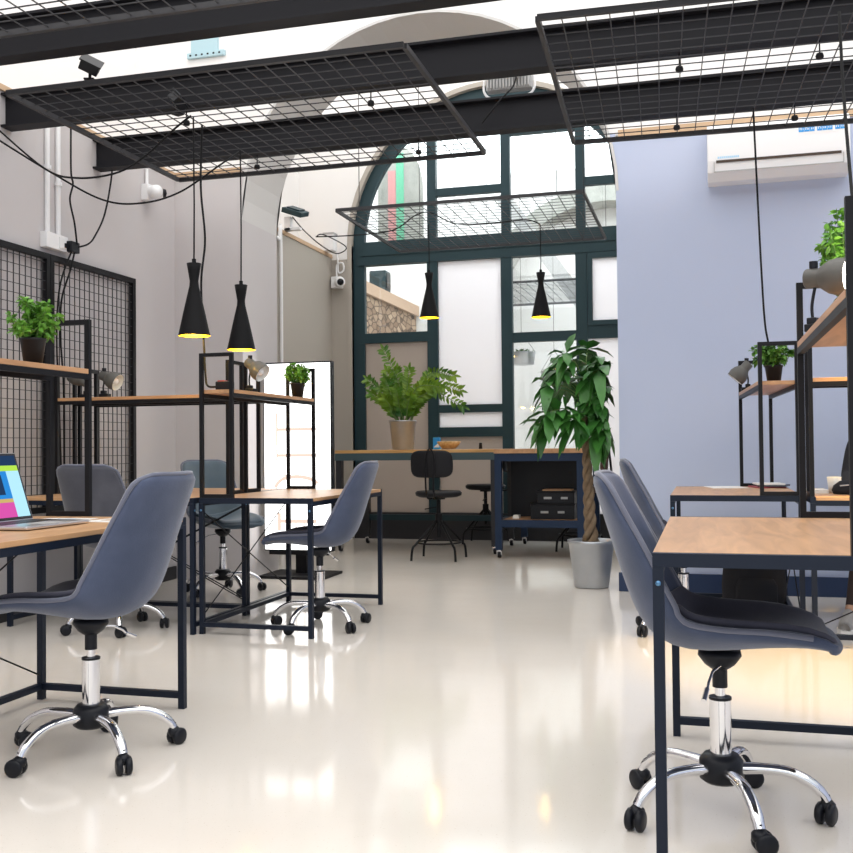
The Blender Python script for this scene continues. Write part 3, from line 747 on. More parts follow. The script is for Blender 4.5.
# ================================================================ GLARING DISPLAY BY THE ARCH
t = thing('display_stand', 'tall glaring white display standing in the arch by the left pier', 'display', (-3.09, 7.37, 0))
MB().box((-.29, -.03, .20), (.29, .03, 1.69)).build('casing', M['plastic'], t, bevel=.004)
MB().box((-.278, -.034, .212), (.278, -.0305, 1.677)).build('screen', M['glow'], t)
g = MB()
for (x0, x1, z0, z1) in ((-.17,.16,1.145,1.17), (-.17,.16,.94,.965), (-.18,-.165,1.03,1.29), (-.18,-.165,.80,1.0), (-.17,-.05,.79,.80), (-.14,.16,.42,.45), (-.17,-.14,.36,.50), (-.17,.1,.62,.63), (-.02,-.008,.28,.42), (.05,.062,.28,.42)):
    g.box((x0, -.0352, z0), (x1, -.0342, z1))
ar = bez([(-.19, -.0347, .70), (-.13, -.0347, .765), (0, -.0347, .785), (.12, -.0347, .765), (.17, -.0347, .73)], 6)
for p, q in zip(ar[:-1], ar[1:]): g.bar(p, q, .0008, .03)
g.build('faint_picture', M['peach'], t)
MB().box((-.045, .03, .02), (.045, .06, .6)).box((-.25, -.02, .17), (.25, .02, .2)).build('post', M['steel'], t)
MB().box((-.27, -.2, 0), (.27, .24, .022)).build('base_plate', M['steel'], t, bevel=.003)

# ================================================================ HIGH TABLES BEHIND
def leg_caster(t, x, y, h, m):
    MB().box((x-.03, y-.03, .075), (x+.03, y+.03, h)).build('leg', m, t)
    c = MB().cyl((x, y, 0), .012, .06, .08, 8).box((x-.022, y-.012, .03), (x-.017, y+.03, .065)).box((x+.017, y-.012, .03), (x+.022, y+.03, .065)).box((x-.022, y-.015, .06), (x+.022, y+.03, .068)).build('caster', M['chrome'], t)
    MB().lathe([(0, -.015), (.028, -.015), (.031, -.01), (.031, .01), (.028, .015), (0, .015)], 16, (x, y+.015, .0312), 0, Matrix.Rotation(PI/2, 3, 'Y')).build('wheel', M['plastic'], c)
t = thing('high_table', 'long high table with wooden top before the arched window, feathery plant on it', 'table', (-2.675, 9.65, 0))
MB().box((-.805, -.45, .955), (.805, .45, .985)).build('tabletop', M['slab'], t, bevel=.002)
MB().box((-.805, -.45, .885), (.805, -.41, .954)).box((-.805, .41, .885), (.805, .45, .954)).box((-.805, -.41, .885), (-.765, .41, .954)).box((.765, -.41, .885), (.805, .41, .954)).build('frame', mat('teal_steel', (.05, .085, .10), .35), t)
for x in (-.77, .77):
    for y in (-.41, .41): leg_caster(t, x, y, .885, M['based'])
MB().box((-.74, .39, .25), (.74, .43, .31)).build('lower_rail', M['frame'], t)
t = thing('work_trolley', 'navy high table on casters with wooden top and lower shelf, left of the braided tree', 'table', (-1.435, 9.6, 0))
MB().box((-.405, -.70, .945), (.405, .70, .985)).build('tabletop', M['oakx'], t, bevel=.002)
f = MB()
for y in (-.66, .66): f.box((-.40, y-.03, .875), (.40, y+.03, .944))
for x in (-.37, .37): f.box((x-.03, -.63, .875), (x+.03, .63, .944))
f.box((-.34, -.69, .28), (.34, -.63, .345)).box((-.40, -.63, .29), (-.34, -.2, .345)).box((.34, -.63, .29), (.40, -.2, .345)).build('frame', M['trolley'], t)
MB().box((-.34, -.63, .325), (.34, -.2, .345)).build('lower_shelf', M['oakx'], t)
MB().box((-.34, -.205, .346), (.34, -.19, .874)).build('back_panel', M['plastic'], t)
for x in (-.37, .37):
    for y in (-.66, .66): leg_caster(t, x, y, .875, M['trolley'])
for i, (x, z, w, h, lab) in enumerate(((.10, .346, .40, .13, 'dark storage box on the trolley shelf, the lower of two'), (.13, .4885, .34, .10, 'dark storage box on the trolley shelf, the upper of two'))):
    t = thing('storage_box', lab, 'box', (-1.435+x, 9.19, z), 0, 'boxes on the trolley shelf')
    MB().box((-w/2, -.15, 0), (w/2, .15, h)).build('body', M['plastic'], t, bevel=.006)
    MB().box((-w/2-.005, -.155, h), (w/2+.005, .155, h+.012)).build('lid', M['steel'], t)
    MB().cbox((-.07, -.153, h*.5), (.07, .006, .02)).cbox((.08, -.153, h*.5), (.06, .006, .02)).build('latch', M['greyplastic'], t)
t = MB().cbox((0, 0, .006), (.26, .2, .012)).build('wooden_board', M['oakx'], loc=(-1.30, 9.19, .6015)); tag(t, 'thin wooden board lying on top of the stacked storage boxes', 'board')
t = MB().add([(-.03,-.05,0),(.03,-.05,0),(.03,.05,0),(-.03,.05,0),(-.025,-.04,.03),(.025,-.04,.03),(.025,.045,.03),(-.025,.045,.03)], [(3,2,1,0),(4,5,6,7),(0,1,5,4),(1,2,6,5),(2,3,7,6),(3,0,4,7)]).build('white_cloth', M['paper'], loc=(-1.68, 9.15, .346)); tag(t, 'crumpled white cloth at the left of the trolley shelf', 'cloth')

def make_stool(label, loc, rz, m='ply'):
    t = thing('draughtsman_stool', label, 'stool', loc, rz, 'swivel work stools at the high tables')
    MB().lathe([(0, .56), (.17, .56), (.205, .575), (.21, .60), (.195, .615), (0, .605)], 28).build('seat', M[m], t)
    vs = []; fs = []; k = 12
    for i in range(k+1):
        a = -.62+1.24*i/k; c = abs(a/.62)**6*.045
        vs += [(-.04-.24*math.cos(a)+.02, .33*math.sin(a), .735+c), (-.04-.25*math.cos(a)+.02, .335*math.sin(a), .86), (-.04-.26*math.cos(a)+.02, .33*math.sin(a), .985-c)]
    for i in range(k): a = 3*i; fs += [(a, a+3, a+4, a+1), (a+1, a+4, a+5, a+2)]
    MB().add(vs, fs, 0, True).build('backrest', M[m], t, solid=.016, subsurf=1)
    sp = MB()
    for s in (-1, 1): sp.tube(bez([(-.10, s*.035, .55), (-.26, s*.035, .57), (-.305, s*.035, .70), (-.29, s*.035, .93), (-.285, 0, 1.0)], 5), .008, 7)
    sp.build('back_support', M['steel'], t)
    MB().cyl((0,0,0), .018, .20, .56, 12).cyl((0,0,0), .032, .33, .41, 14).cyl((0,0,0), .06, .54, .56, 14).build('column', M['steel'], t)
    MB().tube([(0, .02, .47), (0, .13, .45)], .005, 6).build('lever', M['steel'], t)
    for k in range(4):
        a = PI/4+PI/2*k; ca, sa = math.cos(a), math.sin(a)
        MB().tube(bez([(.015*ca, .015*sa, .36), (.12*ca, .12*sa, .26), (.235*ca, .235*sa, .15), (.272*ca, .272*sa, .11), (.285*ca, .285*sa, .005)], 5), .011, 8).build('leg', M['steel'], t)
    MB().tube([(.2*math.cos(2*PI*i/24), .2*math.sin(2*PI*i/24), .155) for i in range(24)], .008, 6, closed=True).build('foot_ring', M['steel'], t)
    return t
make_stool('black swivel work stool with rounded back, standing in front of the high table', (-2.31, 8.72, 0), PI/2)
make_stool('black swivel work stool behind the front one, half under the high table', (-2.22, 10.3, 0), PI)
make_stool('brown-backed work stool tucked under the navy trolley table behind the braided tree', (-1.17, 9.72, 0), PI, 'plyb')

# things on the high table
t = thing('woven_bowl', 'woven straw bowl on the high table', 'bowl', (-2.42, 9.55, .986))
MB().lathe([(0, .004), (.06, .004), (.105, .05), (.118, .075), (.110, .078), (.095, .05), (.05, .018), (0, .015)], 24).build('bowl', M['bowl'], t)
t = thing('small_carton', 'small blue and white carton behind the black stool back', 'box', (-2.62, 9.85, .986))
MB().box((-.035, -.03, 0), (.035, .03, .12)).build('carton', M['blue'], t, bevel=.002); MB().add([(-.03, -.0305, .02), (.03, -.0305, .02), (.03, -.0305, .07)], [(0, 1, 2)]).build('white_panel', M['paper'], t)
t = thing('salt_shaker', 'tiny black shaker at the right end of the high table', 'shaker', (-2.08, 9.45, .986))
MB().lathe([(0, 0), (.018, 0), (.015, .05), (.017, .06), (.0, .062)], 14).build('body', M['plastic'], t)

# ================================================================ LAPTOP, PAPERS
t = thing('laptop', 'open silver laptop with a colourful screen on the left desk', 'laptop', (-2.262, 2.995, DZ), 0.0)
MB().box((-.115, -.175, .003), (.12, .175, .015)).build('base', M['alu'], t, bevel=.004)
MB().box((-.10, -.145, .0152), (.0, .145, .0165)).build('keyboard', M['key'], t)
MB().box((.025, -.055, .0152), (.105, .055, .0158)).build('touchpad', M['greyplastic'], t)
R = Matrix.Translation((-.118, 0, .014)) @ Matrix.Rotation(-.32, 4, 'Y') @ Matrix.Diagonal((1, 1.06, 1.15, 1))
lid = MB().box((-.007, -.165, 0), (0, .165, .222), 0, R).build('lid', M['alu'], t)
MB().box((.0, -.163, .003), (.001, .163, .220), 0, R).build('bezel', M['key'], t)
blocks = [('scr_dark', -.155, .155, .180, .213), ('scr_green', -.155, .155, .162, .180), ('scr_blue', -.155, .09, .072, .162), ('scr_cyan', .09, .155, .012, .162), ('scr_yel', -.155, .09, .060, .072), ('scr_mag', -.155, .09, .012, .060), ('scr_dark', -.02, .06, .085, .15), ('scr_cyan', .0, .03, .10, .155), ('scr_dark', -.12, -.09, .078, .12)]
d = MB()
for i, (mn, y0, y1, z0, z1) in enumerate(blocks): d.box((.0012+.0001*(i > 5), y0, z0), (.0016+.0002*(i > 5), y1, z1), i, R)
d.build('display', [M[b[0]] for b in blocks], t)
def flat(name, label, cat, loc, rz, w, d, h, m, group=None, extra=None):
    t = thing(name, label, cat, loc, rz, group)
    MB().cbox((0, 0, h/2), (w, d, h)).build('sheet' if h < .004 else 'cover', M[m], t)
    if extra: MB().cbox((extra[0], extra[1], h+.0004), (extra[2], extra[3], .0006)).build('print', M[extra[4]], t)
    return t
GPp = 'papers beside the laptop'
flat('paper_sheet', 'printed white sheet just behind the laptop', 'paper', (-2.36, 3.32, DZ), .1, .21, .15, .0015, 'paper', GPp, (0, 0, .08, .05, 'bluetxt'))
flat('paper_sheet', 'sheet with a yellowish print, between printed sheet and folded brochure', 'paper', (-2.14, 3.33, DZ), -.15, .15, .20, .0015, 'paper', GPp, (0, 0, .07, .08, 'oak'))
flat('brochure', 'white folded brochure near the far right corner of the laptop desk', 'brochure', (-2.05, 3.46, DZ), .4, .10, .05, .006, 'paper')
t = thing('small_box', 'small black box with a red top at the near end of the middle shelf', 'box', (-2.56, 5.06, ZS))
MB().cbox((0, 0, .025), (.09, .06, .05)).build('case', M['plastic'], t, bevel=.006); MB().cbox((-.015, 0, .053), (.04, .04, .006)).build('red_top', M['red'], t)
# magazines on the right middle desk
GM = 'magazines on the right middle desk'
for i, (x, y, rz, m, lab) in enumerate(((.36, 6.44, .3, 'mag', 'red magazine lying at the bottom of the pile beneath the right shelf'), (.40, 6.42, -.2, 'magd', 'dark magazine in the middle of the pile beneath the right shelf'), (.37, 6.43, .1, 'paper', 'pale magazine on top of the pile beneath the right shelf'))):
    flat('magazine', lab, 'magazine', (x, y, DZ+.0002+.0095*i), rz, .16, .20, .009, m, GM)
flat('paper_sheet', 'loose white papers at the far end of the right middle desk, left of the magazines', 'paper', (.12, 6.45, DZ), .2, .21, .29, .003, 'paper')
# things on the yellow-lit desk
t = thing('paper_cup', 'white cup on the yellow-lit desk beside the hand', 'cup', (.665, 5.77, DZ))
MB().lathe([(0, .002), (.028, .002), (.037, .085), (.034, .085), (.026, .01), (0, .01)], 22).build('cup', M['paper'], t)
t = thing('pouch', 'black soft pouch in front of the white cup', 'pouch', (.72, 5.63, DZ))
MB().lathe([(0, .0), (.075, .0), (.085, .02), (.075, .045), (.045, .068), (0, .075)], 20).build('pouch_body', M['cloth'], t); MB().tube([(-.05, -.06, .045), (0, -.078, .05), (.05, -.06, .045)], .004, 6).build('zipper', M['greyplastic'], t)
flat('notebook', 'pale notebook at the left corner of the yellow-lit desk', 'notebook', (.57, 5.75, DZ), .1, .10, .15, .02, 'paper')

# black backpack under the right middle desk
t = thing('backpack', 'black backpack on the floor beneath the right middle desk', 'bag', (.275, 6.42, 0), .1)
prof = [(0, 0), (.13, .0), (.16, .03), (.165, .15), (.155, .27), (.12, .35), (.06, .39), (0, .40)]
b = MB().lathe(prof, 22); b.v = [(x*1.15, y*.72, z) for x, y, z in b.v]; b.build('bag_body', M['cloth'], t)
b = MB().lathe([(0, .03), (.09, .03), (.11, .06), (.11, .16), (.09, .20), (0, .21)], 18); b.v = [(x*1.1, y*.45-.10, z) for x, y, z in b.v]; b.build('front_pocket', M['cloth'], t)
MB().tube(bez([(-.04, .02, .385), (-.03, .02, .43), (.03, .02, .43), (.04, .02, .385)], 5), .008, 6).build('handle', M['cloth'], t)
MB().tube(bez([(-.10, .10, .34), (-.13, .17, .22), (-.11, .11, .05)], 5), .014, 6).tube(bez([(.10, .10, .34), (.13, .17, .22), (.11, .11, .05)], 5), .014, 6).build('shoulder_straps', M['cloth'], t)

# ================================================================ AIR CONDITIONER
t = thing('air_conditioner', 'white wall air conditioner with blue labels on the lavender wall', 'air conditioner', (.485, YB, 2.755))
sec = [(0, 0), (-.12, .0), (-.19, .045), (-.205, .12), (-.205, .30), (-.19, .355), (-.16, .37), (0, .37)]
vs = [(-.44, y, z) for y, z in sec] + [(.44, y, z) for y, z in sec]; k = len(sec)
MB().add(vs, [(i, i+1, k+i+1, k+i) for i in range(k-1)] + [tuple(range(k))[::-1], tuple(range(k, 2*k))]).build('body', M['whiteplastic'], t, bevel=.006)
MB().box((-.385, -.2085, .105), (.385, -.204, .122)).build('air_slot', M['vent'], t)
lv = MB(); lv.box((-.40, -.207, .055), (-.396, -.19, .112)); lv.box((.396, -.207, .055), (.40, -.19, .112)); lv.box((-.40, -.2, .048), (.40, -.187, .052)); lv.build('flap_outline', M['greyplastic'], t)
x0 = .13
lb = MB()
for i, (a, b_) in enumerate(((0, .032), (.034, .066), (.068, .096), (.112, .142), (.144, .172), (.174, .204), (.220, .250), (.252, .282))): lb.box((x0+a, -.2072, .262), (x0+b_, -.2045, .297))
lb.build('blue_label', M['blue'], t)
wt = MB()
for a in (.006, .014, .024, .040, .050, .058, .076, .086, .118, .132, .150, .160, .180, .192, .226, .238, .258, .270): wt.box((x0+a, -.2076, .273), (x0+a+.004, -.2070, .285))
for a in (.006, .040, .118, .226): wt.box((x0+a, -.2076, .285), (x0+a+.012, -.2070, .288))
wt.box((x0+.03, -.2062, .247), (x0+.24, -.2048, .250)); wt.build('label_marks', M['paper'], t)
tx = MB()
for i in range(11): tx.box((-.375+i*.0125, -.2062, .133), (-.375+i*.0125+.009, -.2045, .146))
tx.build('logo_lettering', M['bluetxt'], t)

# ================================================================ WALL FIXTURES
t = thing('floodlight', 'grey finned floodlight mounted on top of the farthest beam', 'floodlight', (-1.12, 6.01, 3.135))
b = MB().box((-.14, -.02, .05), (.14, .05, .165))
for i in range(14): x = -.125+.25*i/13; b.box((x-.004, -.045, .055), (x+.004, -.02, .16))
b.build('housing', M['greyplastic'], t, bevel=.003)
MB().tube(bez([(-.155, 0, .12), (-.155, 0, .05), (-.10, 0, .006), (.10, 0, .006), (.155, 0, .05), (.155, 0, .12)], 5), .008, 7).build('bracket', M['whiteplastic'], t)
MB().lathe([(0, 0), (.022, 0), (.022, .03), (0, .03)], 12, (.06, -.045, .125), 0, Matrix.Rotation(PI/2, 3, 'X')).build('cable_gland', M['whiteplastic'], t)
MB().tube(bez([(.06, -.075, .125), (.04, -.085, .04), (-.05, -.09, -.05), (-.16, -.062, -.16)], 6), .005, 6).build('lead', M['cord'], t)
def spot(label, loc, rz):
    t = thing('spotlight', label, 'spotlight', loc, rz, 'small black spotlights on the hung mesh')
    MB().tube([(0, 0, 0), (0, 0, .06)], .008, 8).cbox((0, 0, .004), (.05, .05, .008)).build('stem', M['steel'], t)
    R = Matrix.Translation((0, 0, .075)) @ Matrix.Rotation(.7, 4, 'X') @ Matrix.Rotation(.5, 4, 'Y')
    MB().cbox((0, 0, 0), (.095, .07, .05), 0, R).build('head', M['plastic'], t, bevel=.004)
    MB().cbox((0, 0, .03), (.11, .085, .008), 0, R).build('visor', M['plastic'], t)
spot('small black spotlight on the near edge of the left hung mesh panel', (-2.98, 4.42, 2.88), .3)
spot('small black spotlight above the first pendant lamp on the left mesh panel', (-2.80, 4.98, 2.868), 1.2)
t = thing('security_camera', 'white security camera high on left wall near the corner', 'camera', (WL, 6.62, 2.86), 0, 'white security cameras')
MB().box((0, -.05, 0), (.06, .05, .12)).build('mount_box', M['whiteplastic'], t, bevel=.005)
MB().lathe([(0, 0), (.045, 0), (.05, .03), (.045, .08), (0, .085)], 20, (.06, .0, .06), 0, Matrix.Rotation(PI/2, 3, 'Y') @ Matrix.Rotation(.5, 3, 'X')).build('body', M['whiteplastic'], t)
MB().lathe([(0, .0), (.033, .0), (.028, .02), (0, .028)], 18, (.135, .035, .06), 0, Matrix.Rotation(PI/2, 3, 'Y') @ Matrix.Rotation(-.6, 3, 'X')).build('lens', M['plastic'], t)
MB().tube([(.02, 0, .12), (.02, 0, .24)], .012, 8).build('conduit', M['whiteplastic'], t)
t = thing('security_camera', 'white security camera in the bay corner left of the arched window', 'camera', (-3.93, YW, 2.86), 0, 'white security cameras')
MB().box((-.08, -.09, -.06), (.04, 0, .07)).build('mount_box', M['whiteplastic'], t, bevel=.008)
MB().lathe([(0, 0), (.055, 0), (.055, .12), (.045, .13), (0, .13)], 20, (.02, -.10, .0), 0, Matrix.Rotation(PI/2+.15, 3, 'X') @ Matrix.Rotation(.5, 3, 'Y')).build('body', M['whiteplastic'], t)
MB().lathe([(0, .131), (.038, .131), (.03, .145), (0, .147)], 18, (.02, -.10, .0), 0, Matrix.Rotation(PI/2+.15, 3, 'X') @ Matrix.Rotation(.5, 3, 'Y')).build('lens', M['plastic'], t)
MB().tube(bez([(-.02, -.05, .07), (-.02, -.05, .2), (.05, -.05, .22), (.06, -.05, .14), (.0, -.05, .12), (-.01, -.05, .26), (-.02, -.05, .33)], 6), .010, 7).build('lead', M['whiteplastic'], t)
t = thing('junction_box', 'pale junction box on the ledge above the bay camera', 'box', (-3.96, 10.4, ZL+.04))
MB().box((-.07, -.06, 0), (.05, .06, .18)).build('case', M['whiteplastic'], t, bevel=.006); MB().box((-.075, -.065, .18), (.055, .065, .2)).build('lid', M['greyplastic'], t)
t = thing('floodlight', 'dark floodlight on a white bracket at the bay ledge left of the window', 'floodlight', (-3.98, 9.30, ZL+.04))
MB().box((-.05, -.03, 0), (.02, .03, .14)).box((-.05, -.03, .0), (.12, .03, .03)).build('bracket', M['whiteplastic'], t, bevel=.004)
R = Matrix.Translation((.06, 0, .19)) @ Matrix.Rotation(.35, 4, 'Y') @ Matrix.Rotation(.3, 4, 'X')
MB().cbox((0, 0, 0), (.22, .18, .05), 0, R).build('housing', M['frame'], t, bevel=.005); MB().cbox((0, 0, .03), (.14, .12, .02), 0, R).build('fins', M['frame'], t)
def conduit(label, pts, r=.014, rings=()):
    t = thing('conduit', label, 'pipe', pts[0], 0, 'white cable conduits')
    o = Vector(pts[0]); MB().tube([Vector(p)-o for p in pts], r, 10).build('pipe', M['whiteplastic'], t)
    for z in rings: MB().cyl((0, 0, 0), r*1.5, z-.012-o.z, z+.012-o.z, 12).build('clip', M['whiteplastic'], t)
conduit('white conduit on the left wall, left of a close pair', [(WL+.014, 5.45, 2.385), (WL+.014, 5.45, ZL)], .017, (2.8,))
conduit('white conduit on the left wall, right of a close pair', [(WL+.014, 5.56, 2.385), (WL+.014, 5.56, ZL)], .017, (2.72,))
conduit('white conduit running down the bay wall beside the arch pier', [tuple(p) for p in bez([(WB+.03, 8.95, 3.08), (WB+.03, 9.07, 3.06), (WB+.03, 9.12, 2.98), (WB+.03, 9.12, .001)], 6)], .017, (2.6, 1.9, 1.2))
t = thing('switch_box', 'white socket box on the left wall under the conduit pair', 'socket', (WL, 5.505, 2.285))
MB().box((0, -.11, 0), (.05, .11, .10)).build('case', M['whiteplastic'], t, bevel=.004); MB().box((.05, .015, .015), (.055, .085, .085)).build('socket_plate', M['whiteplastic'], t, bevel=.002)
t = thing('power_plug', 'black multi-plug beside the white socket box on left wall', 'plug', (WL+.056, 5.64, 2.29))
MB().box((-.02, -.04, 0), (.03, .05, .07)).box((-.006, -.07, .02), (.006, -.04, .05)).build('plug_body', M['plastic'], t, bevel=.004)
t = thing('wall_bracket', 'pale blue perforated metal bracket on the white wall above the beams', 'bracket', (-3.72, YB+.02, 4.10))
MB().box((-.16, -.03, -.02), (.16, 0, .02)).box((-.13, -.022, .02), (.10, 0, .13)).build('plate', mat('pale_blue_metal', (.42, .60, .66), .4), t)
h = MB()
for i in range(6): h.cbox((-.13+.05*i, -.031, 0), (.015, .004, .012))
h.build('holes', M['steel'], t)

# ================================================================ CABLES
def cable(label, pts, r=.006, k=8, name='cable', group='black cables'):
    o = Vector(pts[0]); t = thing(name, label, 'cable', pts[0], 0, group)
    MB().tube([p-o for p in bez(pts, k)], r, 6).build('cord', M['cord'], t); return t
cable('black cable swagging from the left edge to the first pendant, the upper swag', [(-3.985, 4.9, 2.93), (-3.678, 5.0, 2.649), (-3.458, 5.0, 2.573), (-3.203, 5.0, 2.581), (-3.024, 5.0, 2.657), (-2.828, 5.0, 2.80), (-2.728, 5.0, 2.862)])
cable('black cable swagging from the left edge to the second pendant, the lower swag', [(-3.985, 4.85, 2.86), (-3.647, 5.032, 2.626), (-3.395, 5.163, 2.48), (-3.217, 5.295, 2.479), (-3.037, 5.427, 2.564), (-2.837, 5.558, 2.747), (-2.774, 5.69, 2.858)])
cable('black cable hanging down the left wall into the black plug, the left one', [(-3.9, 5.576, 3.15), (-3.9, 5.575, 2.809), (-3.9, 5.596, 2.724), (-3.9, 5.564, 2.613), (-3.9, 5.611, 2.475), (-3.915, 5.66, 2.345)])
cable('black cable looping down from the far beam end to the black plug', [(-3.9, 6.03, 3.12), (-3.9, 6.039, 2.919), (-3.9, 5.954, 2.616), (-3.9, 5.837, 2.436), (-3.9, 5.76, 2.367), (-3.915, 5.67, 2.33)])
cable('black cable dropping from the plug behind the leafy shelf, the left strand', [(-3.925, 5.62, 2.30), (-3.925, 5.52, 2.121), (-3.925, 5.475, 1.958), (-3.925, 5.46, 1.703), (-3.925, 5.479, 1.36), (-3.90, 5.475, .745)])
cable('black cable dropping from the plug in front of the mesh divider, the right strand', [(-3.925, 5.65, 2.30), (-3.925, 5.60, 2.164), (-3.925, 5.51, 1.962), (-3.925, 5.50, 1.706), (-3.925, 5.53, 1.4), (-3.90, 5.50, .745)])
cable('thin black cord hanging beside the first pendant down to the small black box', [(-2.735, 5.14, 2.855), (-2.745, 5.14, 2.5), (-2.72, 5.14, 2.2), (-2.745, 5.14, 1.95), (-2.73, 5.14, 1.6), (-2.71, 5.12, 1.42), (-2.68, 5.09, 1.36), (-2.607, 5.06, 1.352)])
cable('black cord hanging straight down before the air conditioner to the potted plant', [(.285, 5.78, 2.858), (.30, 5.80, 2.4), (.315, 5.80, 1.95), (.33, 5.81, 1.66), (.355, 5.81, 1.50), (.36, 5.82, 1.335)])
cable('thick black cord at the upper right edge, coming down to the foreground shelf', [(.585, 4.60, 2.858), (.575, 4.45, 2.5), (.56, 4.2, 2.1), (.54, 3.9, 1.75), (.52, 3.6, 1.50), (.515, 3.55, 1.352)], .007)
cable('black cable looping over the window mesh panel to the right rear pendant', [(-3.5, 8.8, 3.0), (-3.113, 8.8, 2.99), (-2.742, 8.8, 3.012), (-2.519, 8.8, 3.136), (-2.376, 8.8, 3.145), (-2.143, 8.8, 3.03), (-1.785, 8.8, 3.015), (-1.503, 8.85, 3.03), (-1.40, 8.95, 3.004)])
cable('black cable drooping from the bay floodlight towards the window mesh panel', [(-3.95, 9.30, 3.33), (-3.94, 9.599, 3.245), (-3.9, 9.973, 3.164), (-3.8, 10.15, 3.11), (-3.6, 9.9, 3.12), (-3.5, 9.0, 3.06), (-3.5, 8.8, 3.0)])

# ================================================================ BEHIND THE GLASS
def hung_pot(label, loc, seed, w):
    t = thing('hanging_planter', label, 'planter', loc, 0, 'silver planters in the next room'); rnd = random.Random(seed)
    MB().lathe([(0, 0), (w*.9, 0), (w, .16), (w*1.02, .165), (w*.95, .165), (w*.9, .13), (0, .13)], 24).build('pot', M['galv'], t)
    lf = MB()
    for k in range(60):
        a = rnd.random()*6.28; leafquad(lf, (w*.6*math.cos(a)*rnd.random(), w*.6*math.sin(a)*rnd.random(), .13), (math.cos(a), math.sin(a), rnd.uniform(.2, 1.6)), (0, 0, 1), .14, .03, .3)
    lf.build('foliage', M['leafd'], t)
    MB().tube([(-w, 0, .16), (0, 0, .45)], .003, 5).tube([(w, 0, .16), (0, 0, .45)], .003, 5).tube([(0, 0, .45), (0, 0, ZC-loc[2])], .003, 5).build('wires', M['steel'], t)
hung_pot('silver hanging planter behind the glass, left of the tree crown', (-2.38, 13.45, 2.12), 1, .19)
hung_pot('lower silver hanging planter behind the glass, partly covered by the tree leaves', (-1.93, 13.4, 1.85), 2, .18)
t = thing('wall_switch', 'small black switch plate on the white wall behind the glass', 'switch', (-1.44, 15.5, 1.06))
MB().box((-.09, -.02, -.09), (.09, 0, .09)).build('plate', M['plastic'], t, bevel=.004); MB().box((-.03, -.026, -.05), (.03, -.02, .05)).build('rocker', M['steel'], t)
t = thing('banner', 'tall hanging banner with green and red stripes seen in the upper left arch pane', 'banner', (-3.70, 12.2, 3.35))
bp = [(.30*math.cos(PI*i/12)*-1, .95+.55*math.sin(PI*i/12)) for i in range(13)]
vs = [(-.30, 0, 0), (.30, 0, 0)] + [(x, 0, z) for x, z in bp[::-1]]
k = len(vs); vs2 = vs + [(x, .03, z) for x, y, z in vs]
MB().add(vs2, [tuple(range(k)), tuple(range(k, 2*k))[::-1]] + [(i, k+i, k+(i+1) % k, (i+1) % k) for i in range(k)]).build('cloth', M['patina'], t)
MB().box((-.05, -.006, .0), (.05, 0, 1.42)).build('green_stripe', M['flagg'], t); MB().box((-.16, -.006, .0), (-.06, 0, 1.2)).build('red_stripe', M['flagr'], t)
MB().tube([(0, .015, 1.45), (0, .015, ZC-3.3)], .004, 6).build('cord', M['steel'], t)
t = thing('wall_speaker', 'dark box speaker above the stone wall behind the glass', 'speaker', (-4.36, 13.9, 3.28))
MB().box((-.30, -.12, .0), (-.05, .12, .30)).build('cabinet', M['frame'], t, bevel=.01); MB().box((-.05, -.09, .04), (-.04, .09, .26)).build('grille', M['plastic'], t)

# ================================================================ PERSON AT THE RIGHT EDGE
def skin_figure(name, V, E_, R_, parent, mats, pick, root=0, sub=2):
    me = bpy.data.meshes.new(name+'_cage'); me.from_pydata(V, E_, []); o = bpy.data.objects.new(name+'_cage', me); COL.objects.link(o)
    o.modifiers.new('k', 'SKIN'); md = o.modifiers.new('u', 'SUBSURF'); md.levels = sub; md.render_levels = sub
    for i, r in enumerate(R_):
        sv = me.skin_vertices[0].data[i]; sv.radius = r if isinstance(r, tuple) else (r, r); sv.use_root = (i == root)
    dg = bpy.context.evaluated_depsgraph_get(); dg.update()
    m2 = bpy.data.meshes.new_from_object(o.evaluated_get(dg)); bpy.data.objects.remove(o); bpy.data.meshes.remove(me)
    m2.name = name; m2.materials.clear()
    for m in mats: m2.materials.append(m)
    for p in m2.polygons: p.use_smooth = True; p.material_index = pick(p.center)
    b = bpy.data.objects.new(name, m2); COL.objects.link(b); b.parent = parent; return b
PX, PY = 1.06, 6.40
t = thing('person', 'person in black at the right edge, seated behind the yellow-lit desk, hand on it', 'person', (PX, PY, 0))
V = []; Rr = []; Ed = []
def jt(p, r, par=None):
    V.append(p); Rr.append(r)
    if par is not None: Ed.append((par, len(V)-1))
    return len(V)-1
pel = jt((0, .03, .60), (.15, .115)); wst = jt((0, .03, .76), (.13, .10), pel); chs = jt((0, .01, .96), (.155, .11), wst); nkb = jt((0, -.02, 1.10), (.075, .07), chs)
nk = jt((0, -.045, 1.16), .052, nkb); hd0 = jt((0, -.06, 1.22), (.062, .075), nk); hd1 = jt((0, -.065, 1.30), (.075, .095), hd0); hd2 = jt((0, -.055, 1.37), (.06, .075), hd1)
